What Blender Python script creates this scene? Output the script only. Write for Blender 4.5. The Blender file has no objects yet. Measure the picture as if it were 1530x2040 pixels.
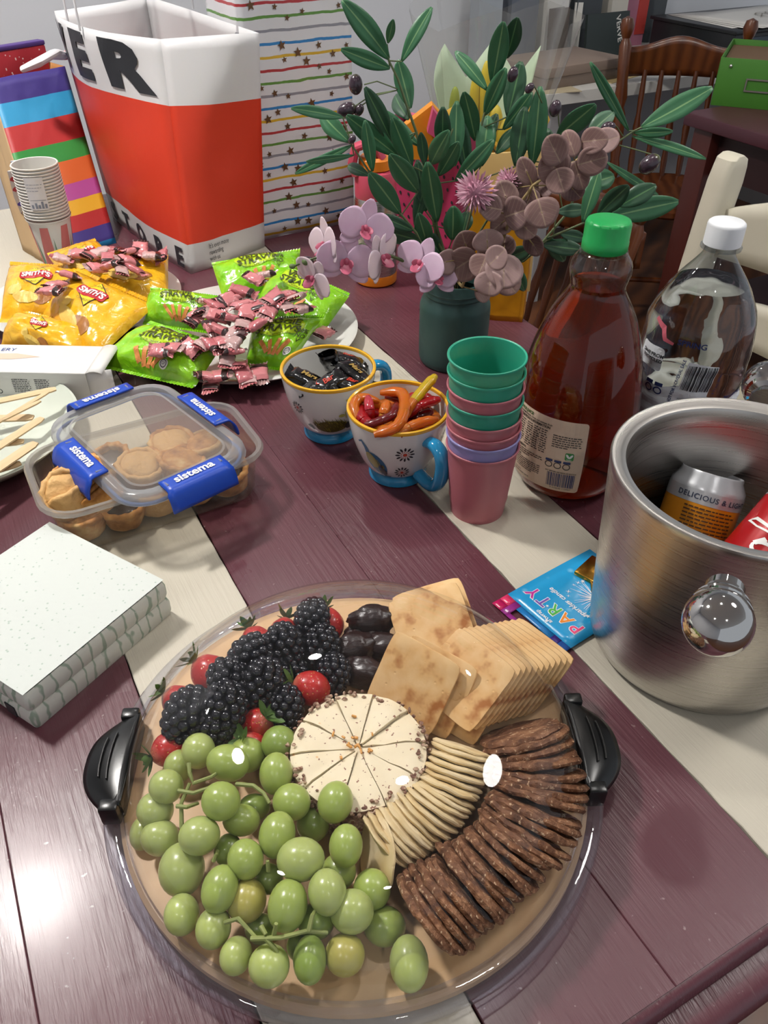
import bpy, bmesh, math, random
from mathutils import Vector, Matrix, Euler, noise as mnoise
random.seed(7)
PI = math.pi
S = bpy.context.scene
COL = S.collection
# ------------------------------------------------------------------ camera
T = 0.75                      # table top above the floor
CAM_H = 0.56                  # camera above the table top
FPX, PITCH = 1600.0, math.radians(39.0)
cam = bpy.data.cameras.new('camera'); cam_o = bpy.data.objects.new('camera', cam); COL.objects.link(cam_o)
cam.sensor_fit = 'VERTICAL'; cam.sensor_height = 36.0; cam.lens = 36.0 * FPX / 2040.0
cam.clip_start = 0.01; cam.clip_end = 60
cam_o.location = (0, 0, T + CAM_H); cam_o.rotation_euler = (PI / 2 - PITCH, 0, 0)
S.camera = cam_o
# ------------------------------------------------------------------ world + exposure
W = bpy.data.worlds.new('world'); S.world = W; W.use_nodes = True
W.node_tree.nodes['Background'].inputs[0].default_value = (0.86, 0.92, 1.0, 1)
W.node_tree.nodes['Background'].inputs[1].default_value = 0.55
S.view_settings.view_transform = 'Standard'; S.view_settings.look = 'None'
S.view_settings.gamma = 1.0; S.view_settings.use_curve_mapping = False
S.view_settings.exposure = 0.0
S.cycles.transparent_max_bounces = 16
S.cycles.max_bounces = 7
S.cycles.diffuse_bounces = 2
S.cycles.glossy_bounces = 3
S.cycles.transmission_bounces = 7
S.cycles.caustics_reflective = False
S.cycles.caustics_refractive = False
LAMP_POWER = 205.0      # radiant exitance of a small lamp; the large one is dimmer
# lamps hang in the ceiling: built below as downlights (x, y, radius)
LAMPS = [(-1.03, 1.13, .10), (0.25, 0.9, .05), (1.45, 0.92, .24), (-0.9, -0.6, .05), (0.4, -0.9, .05), (1.0, 2.3, .05), (-0.4, 2.2, .05), (-1.9, 2.0, .05)]
CEIL = T + 1.85

# ------------------------------------------------------------------ placing helpers
_fw = Vector((0, math.cos(PITCH), -math.sin(PITCH))); _rt = Vector((1, 0, 0)); _up = _rt.cross(_fw)
_C = Vector((0, 0, T + CAM_H))
def ray(px, py): return _fw + _rt * ((px - 765) / FPX) + _up * ((1020 - py) / FPX)
def P(px, py, h=0.0):         # the point at height h over the table top
    d = ray(px, py); return _C + d * ((T + h - _C.z) / d.z)
def PY(px, py, Y):            # the point in the upright plane y = Y
    d = ray(px, py); return _C + d * (Y / d.y)
AZ = math.radians(-28.2)      # the planks of the table run this way
DD = Vector((math.sin(AZ), math.cos(AZ), 0)); NN = Vector((math.cos(AZ), -math.sin(AZ), 0))
def UD(u, d, z=0.0): return NN * u + DD * d + Vector((0, 0, z))
UP = Vector((0, 0, 1))
def rnd(a, b): return random.uniform(a, b)
def lerp(a, b, t): return a + (b - a) * t
def hexc(h):
    h = h.lstrip('#'); o = []
    for i in (0, 2, 4):
        v = int(h[i:i + 2], 16) / 255; o.append(v / 12.92 if v <= .04045 else ((v + .055) / 1.055) ** 2.4)
    return (*o, 1)

# ------------------------------------------------------------------ materials
class NT:
    def __init__(s, name):
        s.m = bpy.data.materials.new(name); s.m.use_nodes = True; s.t = s.m.node_tree
        s.b = s.t.nodes['Principled BSDF']; s.out = s.t.nodes['Material Output']
    def n(s, typ, **kw):
        x = s.t.nodes.new(typ)
        for k, v in kw.items():
            if k in ('operation', 'blend_type', 'data_type', 'wave_type', 'feature', 'bands_direction', 'noise_dimensions', 'distance', 'wave_profile', 'rings_direction', 'normalize'): setattr(x, k, v)
            else:
                key = int(k[1:]) if k[0] == 'i' and k[1:].isdigit() else k.replace('_', ' ')
                s.put(x.inputs[key], v)
        return x
    def put(s, sock, v):
        if hasattr(v, 'is_output') or isinstance(v, bpy.types.NodeSocket): s.t.links.new(v, sock)
        elif isinstance(v, bpy.types.Node): s.t.links.new(v.outputs[0], sock)
        else: sock.default_value = v
    def coord(s, kind='Object'): return s.n('ShaderNodeTexCoord').outputs[kind]
    def mapped(s, scale=(1, 1, 1), rot=(0, 0, 0), loc=(0, 0, 0), kind='Object'):
        return s.n('ShaderNodeMapping', Vector=s.coord(kind), Scale=scale, Rotation=rot, Location=loc).outputs[0]
    def noise(s, vec, scale, detail=4, rough=.5, dist=0):
        return s.n('ShaderNodeTexNoise', Vector=vec, Scale=scale, Detail=detail, Roughness=rough, Distortion=dist).outputs['Fac']
    def ramp(s, fac, stops, interp='LINEAR'):
        x = s.t.nodes.new('ShaderNodeValToRGB'); s.put(x.inputs[0], fac); x.color_ramp.interpolation = interp
        e = x.color_ramp.elements
        while len(e) < len(stops): e.new(.5)
        for i, (p, c) in enumerate(stops):
            e[i].position = p; e[i].color = hexc(c) if isinstance(c, str) else ((c, c, c, 1) if not hasattr(c, '__len__') else c)
        return x.outputs[0]
    def mix(s, fac, a, b, mode='MIX'):
        x = s.t.nodes.new('ShaderNodeMix'); x.data_type = 'RGBA'; x.blend_type = mode
        s.put(x.inputs[0], fac)
        s.put(x.inputs[6], hexc(a) if isinstance(a, str) else a); s.put(x.inputs[7], hexc(b) if isinstance(b, str) else b)
        return x.outputs[2]
    def math(s, op, a, b=0.0, c=0.0):
        x = s.t.nodes.new('ShaderNodeMath'); x.operation = op
        s.put(x.inputs[0], a); s.put(x.inputs[1], b); s.put(x.inputs[2], c); return x.outputs[0]
    def bump(s, h, strength=.3, dist=.001):
        x = s.n('ShaderNodeBump', Strength=strength, Distance=dist, Height=h); s.put(s.b.inputs['Normal'], x.outputs[0]); return x.outputs[0]
    def set(s, **kw):
        names = dict(col='Base Color', rough='Roughness', metal='Metallic', spec='Specular IOR Level', trans='Transmission Weight', ior='IOR', coat='Coat Weight',
                     coatr='Coat Roughness', sss='Subsurface Weight', sssr='Subsurface Radius', ssss='Subsurface Scale', alpha='Alpha', emis='Emission Color', emiss='Emission Strength', sheen='Sheen Weight', aniso='Anisotropic')
        for k, v in kw.items():
            if isinstance(v, str): v = hexc(v)
            s.put(s.b.inputs[names[k]], v)
        return s
_MC = {}
def mat(name, col, rough=.5, bump=None, **kw):
    if name in _MC: return _MC[name]
    t = NT(name); t.set(col=col, rough=rough, **kw)
    if bump: t.bump(t.noise(t.coord(), bump[0], 4), bump[1], bump[2] if len(bump) > 2 else .001)
    _MC[name] = t.m; return t.m
def thin_clear(name, tint='#ffffff', edge=.9, ior=1.45, rough=.02, haze=0.0, hazecol='#ffffff', wav=None):
    """thin clear plastic: lets light straight through, mirrors by Fresnel, optional milky haze"""
    if name in _MC: return _MC[name]
    t = NT(name); nt = t.t; nt.nodes.remove(t.b)
    tr = t.n('ShaderNodeBsdfTransparent', Color=hexc(tint)); gl = t.n('ShaderNodeBsdfGlossy', Roughness=rough)
    lw = t.n('ShaderNodeLayerWeight', Blend=.5); f0 = ((ior - 1) / (ior + 1)) ** 2 * 1.35
    fr = t.n('ShaderNodeMath'); fr.operation = 'MULTIPLY_ADD'; t.put(fr.inputs[0], t.math('POWER', lw.outputs['Facing'], 4.5)); fr.inputs[1].default_value = 1 - f0; fr.inputs[2].default_value = f0
    if wav:
        bp = t.n('ShaderNodeBump', Strength=wav[1], Distance=.001, Height=t.noise(t.coord(), wav[0], 2))
        t.put(gl.inputs['Normal'], bp.outputs[0]); t.put(lw.inputs['Normal'], bp.outputs[0])
    m = t.n('ShaderNodeMixShader'); t.put(m.inputs[0], t.math('MULTIPLY', fr.outputs[0], edge)); t.put(m.inputs[1], tr.outputs[0]); t.put(m.inputs[2], gl.outputs[0])
    last = m
    if haze > 0:
        df = t.n('ShaderNodeBsdfDiffuse', Color=hexc(hazecol)); tl = t.n('ShaderNodeBsdfTranslucent', Color=hexc(hazecol))
        a = t.n('ShaderNodeMixShader'); a.inputs[0].default_value = .5; t.put(a.inputs[1], df.outputs[0]); t.put(a.inputs[2], tl.outputs[0])
        m2 = t.n('ShaderNodeMixShader'); m2.inputs[0].default_value = haze; t.put(m2.inputs[1], m.outputs[0]); t.put(m2.inputs[2], a.outputs[0]); last = m2
    t.put(t.out.inputs[0], last.outputs[0]); _MC[name] = t.m; return t.m

# ------------------------------------------------------------------ mesh helpers
class MB:
    def __init__(s): s.v = []; s.f = []
    def add(s, vs, fs):
        o = len(s.v); s.v += [Vector(v) for v in vs]; s.f += [tuple(i + o for i in f) for f in fs]; return s
    def grid(s, fn, nu, nv, cu=False, cv=False):
        vs = [fn(i / nu, j / nv) for i in range(nu + (not cu)) for j in range(nv + (not cv))]
        NU, NV = nu + (not cu), nv + (not cv); fs = []
        for i in range(nu):
            for j in range(nv):
                a, b = i, (i + 1) % NU; c, d = j, (j + 1) % NV
                fs.append((a * NV + c, b * NV + c, b * NV + d, a * NV + d))
        return s.add(vs, fs)
    def lathe(s, prof, seg=48, axis=Vector((0, 0, 0)), close=False, fn=None):
        vs = []; n = len(prof)
        for i in range(seg):
            a = 2 * PI * i / seg
            for r, z in prof:
                rr = r * (fn(a, z) if fn else 1)
                vs.append((axis[0] + rr * math.cos(a), axis[1] + rr * math.sin(a), axis[2] + z))
        fs = []
        for i in range(seg):
            k = (i + 1) % seg
            for j in range(n if close else n - 1):
                j2 = (j + 1) % n
                if prof[j][0] < 1e-6 and prof[j2][0] < 1e-6: continue
                fs.append((i * n + j, k * n + j, k * n + j2, i * n + j2))
        return s.add(vs, fs)
    def tube(s, pts, rad, seg=8, cap=True, flat=1.0, upv=None):
        pts = [Vector(p) for p in pts]; n = len(pts)
        rad = rad if hasattr(rad, '__len__') else [rad] * n
        vs = []; prev = upv
        for i, p in enumerate(pts):
            t = (pts[min(i + 1, n - 1)] - pts[max(i - 1, 0)])
            t = t.normalized() if t.length > 1e-9 else Vector((0, 0, 1))
            if prev is None: prev = Vector((0, 0, 1)) if abs(t.z) < .9 else Vector((1, 0, 0))
            x = t.cross(prev)
            if x.length < 1e-6: x = t.cross(Vector((1, .3, .2)))
            x.normalize(); y = x.cross(t).normalized(); prev = y
            for k in range(seg):
                a = 2 * PI * k / seg; vs.append(p + (x * math.cos(a) + y * math.sin(a) * flat) * rad[i])
        fs = [(i * seg + k, i * seg + (k + 1) % seg, (i + 1) * seg + (k + 1) % seg, (i + 1) * seg + k) for i in range(n - 1) for k in range(seg)]
        if cap: fs += [tuple(range(seg))[::-1], tuple((n - 1) * seg + k for k in range(seg))]
        return s.add(vs, fs)
    def box(s, c, size, rot=None, bev=0.0):
        bm = bmesh.new(); bmesh.ops.create_cube(bm, size=1)
        for v in bm.verts: v.co = Vector((v.co.x * size[0], v.co.y * size[1], v.co.z * size[2]))
        if bev > 0: bmesh.ops.bevel(bm, geom=list(bm.edges), offset=bev, segments=2, profile=.5, affect='EDGES')
        M = Matrix.Translation(Vector(c)) @ ((rot.to_matrix() if isinstance(rot, Euler) else rot).to_4x4() if rot else Matrix.Identity(4))
        bm.verts.index_update()
        s.add([M @ v.co for v in bm.verts], [[v.index for v in f.verts] for f in bm.faces]); bm.free(); return s
    def prism(s, poly, z0, z1, fn=None):
        n = len(poly); vs = [(x, y, z0) for x, y in poly] + [(x, y, z1) for x, y in poly]
        fs = [tuple(range(n))[::-1], tuple(range(n, 2 * n))] + [(i, (i + 1) % n, n + (i + 1) % n, n + i) for i in range(n)]
        if fn: vs = [fn(Vector(v)) for v in vs]
        return s.add(vs, fs)
    def ball(s, c, r, u=16, v=10, fn=None, M=None):
        c = Vector(c); r = Vector(r) if hasattr(r, '__len__') else Vector((r, r, r)); vs = []
        def pt(th, ph):
            q = Vector((math.sin(ph) * math.cos(th), math.sin(ph) * math.sin(th), math.cos(ph)))
            k = fn(q) if fn else 1
            q = Vector((q.x * r.x, q.y * r.y, q.z * r.z)) * k
            return (M @ q if M else q) + c
        vs.append(pt(0, 0))
        for j in range(1, v):
            for i in range(u): vs.append(pt(2 * PI * i / u, PI * j / v))
        vs.append(pt(0, PI)); L = len(vs) - 1; fs = []
        for i in range(u): fs.append((0, 1 + i, 1 + (i + 1) % u))
        for j in range(v - 2):
            for i in range(u):
                a = 1 + j * u + i; b = 1 + j * u + (i + 1) % u; fs.append((a, a + u, b + u, b))
        for i in range(u): fs.append((L, L - u + (i + 1) % u, L - u + i))
        return s.add(vs, fs)
    def mesh(s, name, m, smooth=35, origin=None):
        me = bpy.data.meshes.new(name); o = Vector(origin) if origin is not None else Vector((0, 0, 0))
        me.from_pydata([v - o for v in s.v], [], s.f)
        bm = bmesh.new(); bm.from_mesh(me); bmesh.ops.recalc_face_normals(bm, faces=bm.faces); bm.to_mesh(me); bm.free()
        finish(me, m, smooth); return me
    def build(s, name, m, parent=None, loc=None, rot=None, smooth=35, origin=None):
        return link(name, s.mesh(name, m, smooth, origin), parent, loc, rot)
def finish(me, m, smooth=35):
    if m: me.materials.append(m)
    if smooth:
        for p in me.polygons: p.use_smooth = True
        me.set_sharp_from_angle(angle=math.radians(smooth))
    me.update()
def link(name, me, parent=None, loc=None, rot=None):
    o = bpy.data.objects.new(name, me); COL.objects.link(o)
    if parent: o.parent = parent
    if loc is not None: o.location = loc
    if rot is not None:
        if isinstance(rot, Matrix): o.rotation_euler = rot.to_euler()
        else: o.rotation_euler = rot
    return o
def tag(o, label=None, cat=None, group=None, kind=None):
    if label: o['label'] = label
    if cat: o['category'] = cat
    if group: o['group'] = group
    if kind: o['kind'] = kind
    return o
def thing(name, label, cat, loc=(0, 0, 0), rot=(0, 0, 0), group=None):
    o = bpy.data.objects.new(name, None); COL.objects.link(o); o.location = loc
    o.rotation_euler = rot.to_euler() if isinstance(rot, Matrix) else rot
    o.empty_display_size = .02
    return tag(o, label, cat, group)
def solid(o, t, off=0):
    md = o.modifiers.new('thickness', 'SOLIDIFY'); md.thickness = t; md.offset = off; return o
def subsurf(o, n=1):
    md = o.modifiers.new('smooth', 'SUBSURF'); md.levels = n; md.render_levels = n; return o
# flat artwork (print, lettering) wrapped on a surface fn(x, y) -> point
def text2d(body, size=.01, offset=0.0, align='CENTER', shear=0.0, spacing=1.0, line=1.0, xs=1.0):
    cu = bpy.data.curves.new('lettering', 'FONT'); cu.body = body; cu.size = size; cu.offset = offset; cu.shear = shear
    cu.align_x = align; cu.align_y = 'CENTER'; cu.space_character = spacing; cu.space_line = line; cu.resolution_u = 3; cu.fill_mode = 'FRONT'
    o = bpy.data.objects.new('lettering', cu); COL.objects.link(o)
    dg = bpy.context.evaluated_depsgraph_get(); me = bpy.data.meshes.new_from_object(o.evaluated_get(dg))
    vs = [(v.co.x * xs, v.co.y) for v in me.vertices]; fs = [tuple(p.vertices) for p in me.polygons]
    bpy.data.objects.remove(o); bpy.data.curves.remove(cu); bpy.data.meshes.remove(me)
    return vs, fs
class Art:
    def __init__(s): s.v = []; s.f = []
    def add(s, vf, at=(0, 0), rot=0.0):
        vs, fs = vf; o = len(s.v); c, d = math.cos(rot), math.sin(rot)
        s.v += [(x * c - y * d + at[0], x * d + y * c + at[1]) for x, y in vs]; s.f += [tuple(i + o for i in f) for f in fs]; return s
    def text(s, body, at, size, rot=0.0, **kw): return s.add(text2d(body, size, **kw), at, rot)
    def rect(s, x, y, w, h, rot=0.0): return s.add(([(-w / 2, -h / 2), (w / 2, -h / 2), (w / 2, h / 2), (-w / 2, h / 2)], [(0, 1, 2, 3)]), (x, y), rot)
    def poly(s, pts, at=(0, 0), rot=0.0): return s.add((pts, [tuple(range(len(pts)))]), at, rot)
    def ell(s, x, y, a, b, rot=0.0, n=20): return s.poly([(a * math.cos(2 * PI * k / n), b * math.sin(2 * PI * k / n)) for k in range(n)], (x, y), rot)
    def star(s, x, y, r, n=5, q=.42, rot=0.0): return s.poly([((r if k % 2 == 0 else r * q) * math.sin(PI * k / n), (r if k % 2 == 0 else r * q) * math.cos(PI * k / n)) for k in range(2 * n)], (x, y), rot)
    def stroke(s, pts, w):
        ws = w if hasattr(w, '__len__') else [w] * len(pts); L = []; R = []
        for i, p in enumerate(pts):
            a = pts[max(i - 1, 0)]; b = pts[min(i + 1, len(pts) - 1)]; dx, dy = b[0] - a[0], b[1] - a[1]; l = math.hypot(dx, dy) or 1
            L.append((p[0] - dy / l * ws[i] / 2, p[1] + dx / l * ws[i] / 2)); R.append((p[0] + dy / l * ws[i] / 2, p[1] - dx / l * ws[i] / 2))
        n = len(pts); return s.add((L + R, [(i, i + 1, n + i + 1, n + i) for i in range(n - 1)]))
    def ring(s, x, y, r, w, n=20, a0=0, a1=2 * PI): return s.stroke([(x + r * math.cos(lerp(a0, a1, k / n)), y + r * math.sin(lerp(a0, a1, k / n))) for k in range(n + 1)], w)
    def wrap(s, name, m, fn, parent, maxlen=None, loc=None, rot=None):
        bm = bmesh.new(); vs = [bm.verts.new((x, y, 0)) for x, y in s.v]
        for f in s.f:
            try: bm.faces.new([vs[i] for i in f])
            except ValueError: pass
        if maxlen:
            bmesh.ops.triangulate(bm, faces=bm.faces)
            for _ in range(4):
                e = [e for e in bm.edges if e.calc_length() > maxlen]
                if not e: break
                bmesh.ops.subdivide_edges(bm, edges=e, cuts=1); bmesh.ops.triangulate(bm, faces=bm.faces)
        for v in bm.verts: v.co = fn(v.co.x, v.co.y)
        me = bpy.data.meshes.new(name); bm.to_mesh(me); bm.free(); finish(me, m, 0)
        return link(name, me, parent, loc, rot)
def rrect(w, h, r, n=5):
    o = []
    for cx, cy, a0 in ((w / 2 - r, h / 2 - r, 0), (-w / 2 + r, h / 2 - r, PI / 2), (-w / 2 + r, -h / 2 + r, PI), (w / 2 - r, -h / 2 + r, 1.5 * PI)):
        for k in range(n + 1): a = a0 + PI / 2 * k / n; o.append((cx + r * math.cos(a), cy + r * math.sin(a)))
    return o
def copy_tree(o, parent=None):
    c = o.copy(); COL.objects.link(c); c.parent = parent
    for ch in list(o.children): copy_tree(ch, c)
    return c
def frame(zaxis, xhint=Vector((1, 0, 0))):
    z = Vector(zaxis).normalized(); x = (Vector(xhint) - z * z.dot(Vector(xhint))).normalized(); y = z.cross(x)
    return Matrix((x, y, z)).transposed()
# ================================================================== ROOM
def wallmat():
    t = NT('wall_paint'); n = t.noise(t.coord(), 3, 3); t.set(col=t.mix(n, '#d3d6dc', '#dadce1'), rough=.8); t.bump(t.noise(t.coord(), 120, 3), .1); return t.m
M_wall = wallmat()
def slab(name, pts, m, kind='structure'):
    b = MB(); b.add(pts, [(0, 1, 2, 3), (7, 6, 5, 4), (0, 4, 5, 1), (1, 5, 6, 2), (2, 6, 7, 3), (3, 7, 4, 0)]); o = b.build(name, m, smooth=0); tag(o, kind=kind); return o
def slab_ud(name, u0, u1, d0, d1, z0, z1, m):
    return slab(name, [UD(u0, d0, z0), UD(u1, d0, z0), UD(u1, d1, z0), UD(u0, d1, z0), UD(u0, d0, z1), UD(u1, d0, z1), UD(u1, d1, z1), UD(u0, d1, z1)], m)
t = NT('floor_boards'); w = t.mapped((1, 1, 1), (0, 0, -AZ)); wv = t.n('ShaderNodeTexWave', Vector=w, Scale=4.0, Distortion=2, Detail=3, Detail_Scale=2)
t.set(col=t.mix(wv.outputs['Fac'], '#4a2a17', '#6b3f22'), rough=.35); M_floor = t.m
slab_ud('floor', -2.4, 4.6, -2.6, 3.0, -.06, 0, M_floor)
slab_ud('wall_back', -2.4, 4.6, 2.9, 3.0, 0, CEIL, M_wall)
slab_ud('wall_left', -2.4, -2.3, -2.6, 2.9, 0, CEIL, M_wall)
slab_ud('ceiling', -2.4, 4.6, -2.6, 3.0, CEIL, CEIL + .08, mat('ceiling_paint', '#e4e4e2', .9))
slab_ud('baseboard_back', -2.3, 4.6, 2.88, 2.9, 0, .1, mat('skirting', '#d8d8d4', .5))
def lens_mat(k):
    t = NT('lamp_lens'); t.set(col='#ffffff', emis=(1.0, .965, .92, 1), emiss=LAMP_POWER * k); return t.m
M_lens = lens_mat(1.0); M_lens_big = lens_mat(.16); M_lens_key = lens_mat(2.25)
M_lamptrim = mat('lamp_trim', '#f2f2f0', .4)
for i, (x, y, r) in enumerate(LAMPS):
    L = thing('ceiling_downlight', 'large round ceiling light with white cover' if r > .2 else ('bright round ceiling spot above the chip packets end of the table' if r > .08 else 'small round ceiling downlight with white trim'), 'light', (x, y, CEIL), group=None if r > .2 else 'round ceiling downlights')
    MB().lathe([(r, 0), (r + .018, 0), (r + .018, -.012), (r, -.016)], 40, close=True).build('trim_ring', M_lamptrim, L)
    MB().lathe([(0, -.004), (r, -.004), (r, -.001), (0, -.001)], 40).build('lens', M_lens_big if r > .2 else (M_lens_key if r > .08 else M_lens), L)

# ================================================================== TABLE
def paint(name, a, b, rough, scr):
    t = NT(name); w = t.mapped((1, 1, 1))
    st = t.n('ShaderNodeMapping', Vector=w, Scale=(70, 3.2, 20)).outputs[0]
    g = t.noise(st, 3.0, 5, .6); big = t.noise(w, 5, 4)
    sp = t.ramp(t.noise(w, 160, 2), [(.70, 0.0), (.76, 1.0)])
    c = t.mix(big, a, b); c = t.mix(t.math('MULTIPLY', sp, scr), c, '#b9a8a4')
    st2 = t.n('ShaderNodeMapping', Vector=w, Scale=(260, 14, 60)).outputs[0]
    lines = t.ramp(t.noise(st2, 1.0, 2), [(.70, 0.0), (.78, 1.0)]); patch = t.ramp(t.noise(w, 9, 2), [(.52, 0.0), (.68, 1.0)])
    c = t.mix(t.math('MULTIPLY', t.math('MULTIPLY', lines, patch), scr * .7), c, '#c3b4ad')
    t.set(col=c, rough=t.ramp(big, [(.3, rough - .06), (.7, rough + .1)]), spec=.5, coat=.14, coatr=.18); t.bump(t.math('ADD', t.math('MULTIPLY', g, 1.0), t.math('MULTIPLY', t.noise(w, 40, 3), .25)), .62, .0014); return t.m
M_maroon = paint('maroon_paint', '#562f38', '#613840', .29, .35)
M_cream = paint('cream_paint', '#bdb6a6', '#c6bfae', .38, .0)
EDGE_U0, EDGE_U1, END0, END1 = -.221, .748, .0955, 1.86
tb = UD((EDGE_U0 + EDGE_U1) / 2, (END0 + END1) / 2)
table = thing('dining_table', 'painted dining table with maroon planks and two cream stripes', 'table', (tb.x, tb.y, 0), (0, 0, -AZ))
PWID = (EDGE_U1 - EDGE_U0) / 8; TL = END1 - END0
def plank_mesh(w, seed):
    b = MB(); g = .0004 if seed in (2, 5) else .00012; n = 90; rr = random.Random(seed); prof = []
    le = [-w / 2 + g + abs(rr.gauss(0, .0006 if seed in (2, 3, 5, 6) else .00002)) for _ in range(n + 1)]; re = [w / 2 - g - abs(rr.gauss(0, .0006 if seed in (1, 2, 4, 5) else .00002)) for _ in range(n + 1)]
    vs = []; fs = []
    for i in range(n + 1):
        y = -TL / 2 + TL * i / n
        vs += [(le[i], y, -.022), (le[i], y, -.0006), (le[i] + .0007, y, 0), (re[i] - .0007, y, 0), (re[i], y, -.0006), (re[i], y, -.022)]
    for i in range(n):
        for k in range(6): a = i * 6 + k; b2 = i * 6 + (k + 1) % 6; fs.append((a, b2, b2 + 6, a + 6))
    fs += [(0, 1, 2, 3, 4, 5), tuple(n * 6 + k for k in (5, 4, 3, 2, 1, 0))]
    b.add(vs, fs); return b
for i in range(8):
    m = M_cream if i in (2, 5) else M_maroon
    plank_mesh(PWID, i).build('plank', m, table, loc=(-.4845 + PWID * (i + .5), 0, T), smooth=25)
# moulded edge running round the top
b = MB(); hw, hl = (EDGE_U1 - EDGE_U0) / 2, TL / 2
prof = [(-.002, -.001), (.002, -.0015), (.006, -.004), (.008, -.009), (.008, -.012), (.006, -.0145), (.012, -.016), (.021, -.018), (.028, -.022), (.031, -.028), (.030, -.036), (.024, -.042), (.0, -.044), (-.02, -.044), (-.02, -.024), (-.002, -.023)]
rings = [[(-hw - o, -hl - o, T + z), (hw + o, -hl - o, T + z), (hw + o, hl + o, T + z), (-hw - o, hl + o, T + z)] for o, z in prof]
vs = [q for r in rings for q in r]; n = len(prof); fs = [(j * 4 + k, j * 4 + (k + 1) % 4, ((j + 1) % n) * 4 + (k + 1) % 4, ((j + 1) % n) * 4 + k) for j in range(n) for k in range(4)]
b.add(vs, fs).build('edge_moulding', M_maroon, table, smooth=40)
b = MB()
for (cx, cy, sx, sy) in ((0, -hl + .07, 2 * hw - .14, .022), (0, hl - .07, 2 * hw - .14, .022), (-hw + .07, 0, .022, TL - .14), (hw - .07, 0, .022, TL - .14)):
    MB().box((cx, cy, T - .095), (sx, sy, .1), bev=.002).build('apron', M_maroon, table)
MB().box((0, 0, T - .028), (2 * hw - .02, TL - .02, .010)).build('under_panel', mat('dark_under', '#2a1517', .7), table)
legp = [(.03, 0), (.034, .02), (.026, .05), (.036, .16), (.04, .3), (.030, .42), (.042, .46), (.03, .5), (.045, .53), (.045, .70)]
for sx in (-1, 1):
    for sy in (-1, 1): MB().lathe([(0, 0)] + legp + [(0, .70)], 20).build('leg', M_maroon, table, loc=(sx * (hw - .1), sy * (hl - .1), 0))

# ================================================================== BACKGROUND
M_desk = mat('desk_white', '#cfcdc8', .5); M_deskfront = mat('desk_front', '#9b9a9c', .6)
DESK_D = 2.25; DT = T - .02
def ud_box(b, u0, u1, d0, d1, z0, z1):
    b.add([UD(u0, d0, z0), UD(u1, d0, z0), UD(u1, d1, z0), UD(u0, d1, z0), UD(u0, d0, z1), UD(u1, d0, z1), UD(u1, d1, z1), UD(u0, d1, z1)],
          [(3, 2, 1, 0), (4, 5, 6, 7), (0, 1, 5, 4), (1, 2, 6, 5), (2, 3, 7, 6), (3, 0, 4, 7)]); return b
do = UD(2.7, 2.55)
desk = thing('work_desk', 'long white work desk against the back wall, covered in books and papers', 'desk', do)
ud_box(MB(), 1.80, 3.6, DESK_D, 2.86, DT - .035, DT).build('desk_top', M_desk, desk, origin=do)
ud_box(MB(), 1.85, 1.89, DESK_D + .03, 2.84, 0, DT - .036).build('side_panel', M_deskfront, desk, origin=do)
ud_box(MB(), 3.5, 3.54, DESK_D + .03, 2.84, 0, DT - .036).build('side_panel', M_deskfront, desk, origin=do)
ud_box(MB(), 1.895, 3.495, DESK_D + .52, DESK_D + .54, .1, DT - .036).build('back_panel', M_deskfront, desk, origin=do)
def flat_box_on(name, label, cat, px, py, h, sx, sy, sz, m, rz=0.0, group=None, bev=.002):
    p = P(px, py, h); o = MB().box((0, 0, sz / 2), (sx, sy, sz), bev=bev).build(name, m, None, loc=p, rot=(0, 0, -AZ + rz)); tag(o, label, cat, group); return o
# things on the desk: (pixel foot centre, width, height, depth, colour, tilt)
def book(name, label, cat, px, py, w, hgt, th, m, lean=.12, rz=0.0, page=None, group=None, h=-.02):
    p = P(px, py, h); o = thing(name, label, cat, p, (0, 0, AZ * -1 + rz), group)
    R = Matrix.Rotation(-lean, 3, 'X')
    b = MB(); b.box((0, -th * .42, hgt / 2), (w, th * .14, hgt)); b.box((0, th * .42, hgt / 2), (w, th * .14, hgt)); b.box((-w / 2 + .002, 0, hgt / 2), (.004, th * .72, hgt))
    b.v = [R @ v for v in b.v]; b.build('cover', m, o, smooth=0)
    b = MB().box((.002, 0, hgt / 2), (w - .012, th * .69, hgt - .012)); b.v = [R @ v for v in b.v]; b.build('pages', page or mat('pages', '#cfcac0', .8), o, smooth=0)
    return o
M_pap = mat('paper_white', '#d4d2cc', .7); M_dk = mat('print_black', '#23262a', .5); M_gry = mat('print_grey', '#8b9098', .6)
book('book', 'dark brown hardback book standing on the desk', 'book', 1107, 118, .085, .165, .03, mat('cover_brown', '#3f3026', .6), .05, .25)
mg = book('magazine', 'dark green-black magazine lettered VERVE leaning on the desk', 'magazine', 1205, 114, .21, .145, .012, mat('cover_green', '#27302f', .45), .12, .05)
Art().text('VERVE', (.055, .09), .032, rot=-1.35, offset=.0005).wrap('lettering', M_pap, lambda x, y: Vector((x, -.0085, y)) if 0 else Matrix.Rotation(-.12, 3, 'X') @ Vector((x, -.0066, y)), mg)
book('folder', 'black document folder standing behind the dark magazine', 'folder', 1195, 92, .20, .165, .04, M_dk, .06, 0)
book('file', 'grey speckled box file standing beside the brown book', 'file', 1035, 88, .10, .19, .05, mat('cover_speckle', '#7e848e', .6), .05, .2)
book('file', 'white box file standing behind the brown book', 'file', 1083, 88, .11, .20, .05, M_pap, .05, .1)
book('notebook', 'slate grey notebook leaning beside the pink poster', 'notebook', 1288, 84, .10, .175, .02, mat('cover_slate', '#4a5056', .6), -.1, -.7)
book('envelope', 'white envelope standing between brown book and dark magazine', 'envelope', 1142, 108, .03, .17, .01, M_pap, .05, -.4)
book('paper_pad', 'crumpled white paper pad standing on the desk behind the bouquet', 'pad', 985, 100, .12, .13, .02, M_pap, .1, .3)
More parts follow.
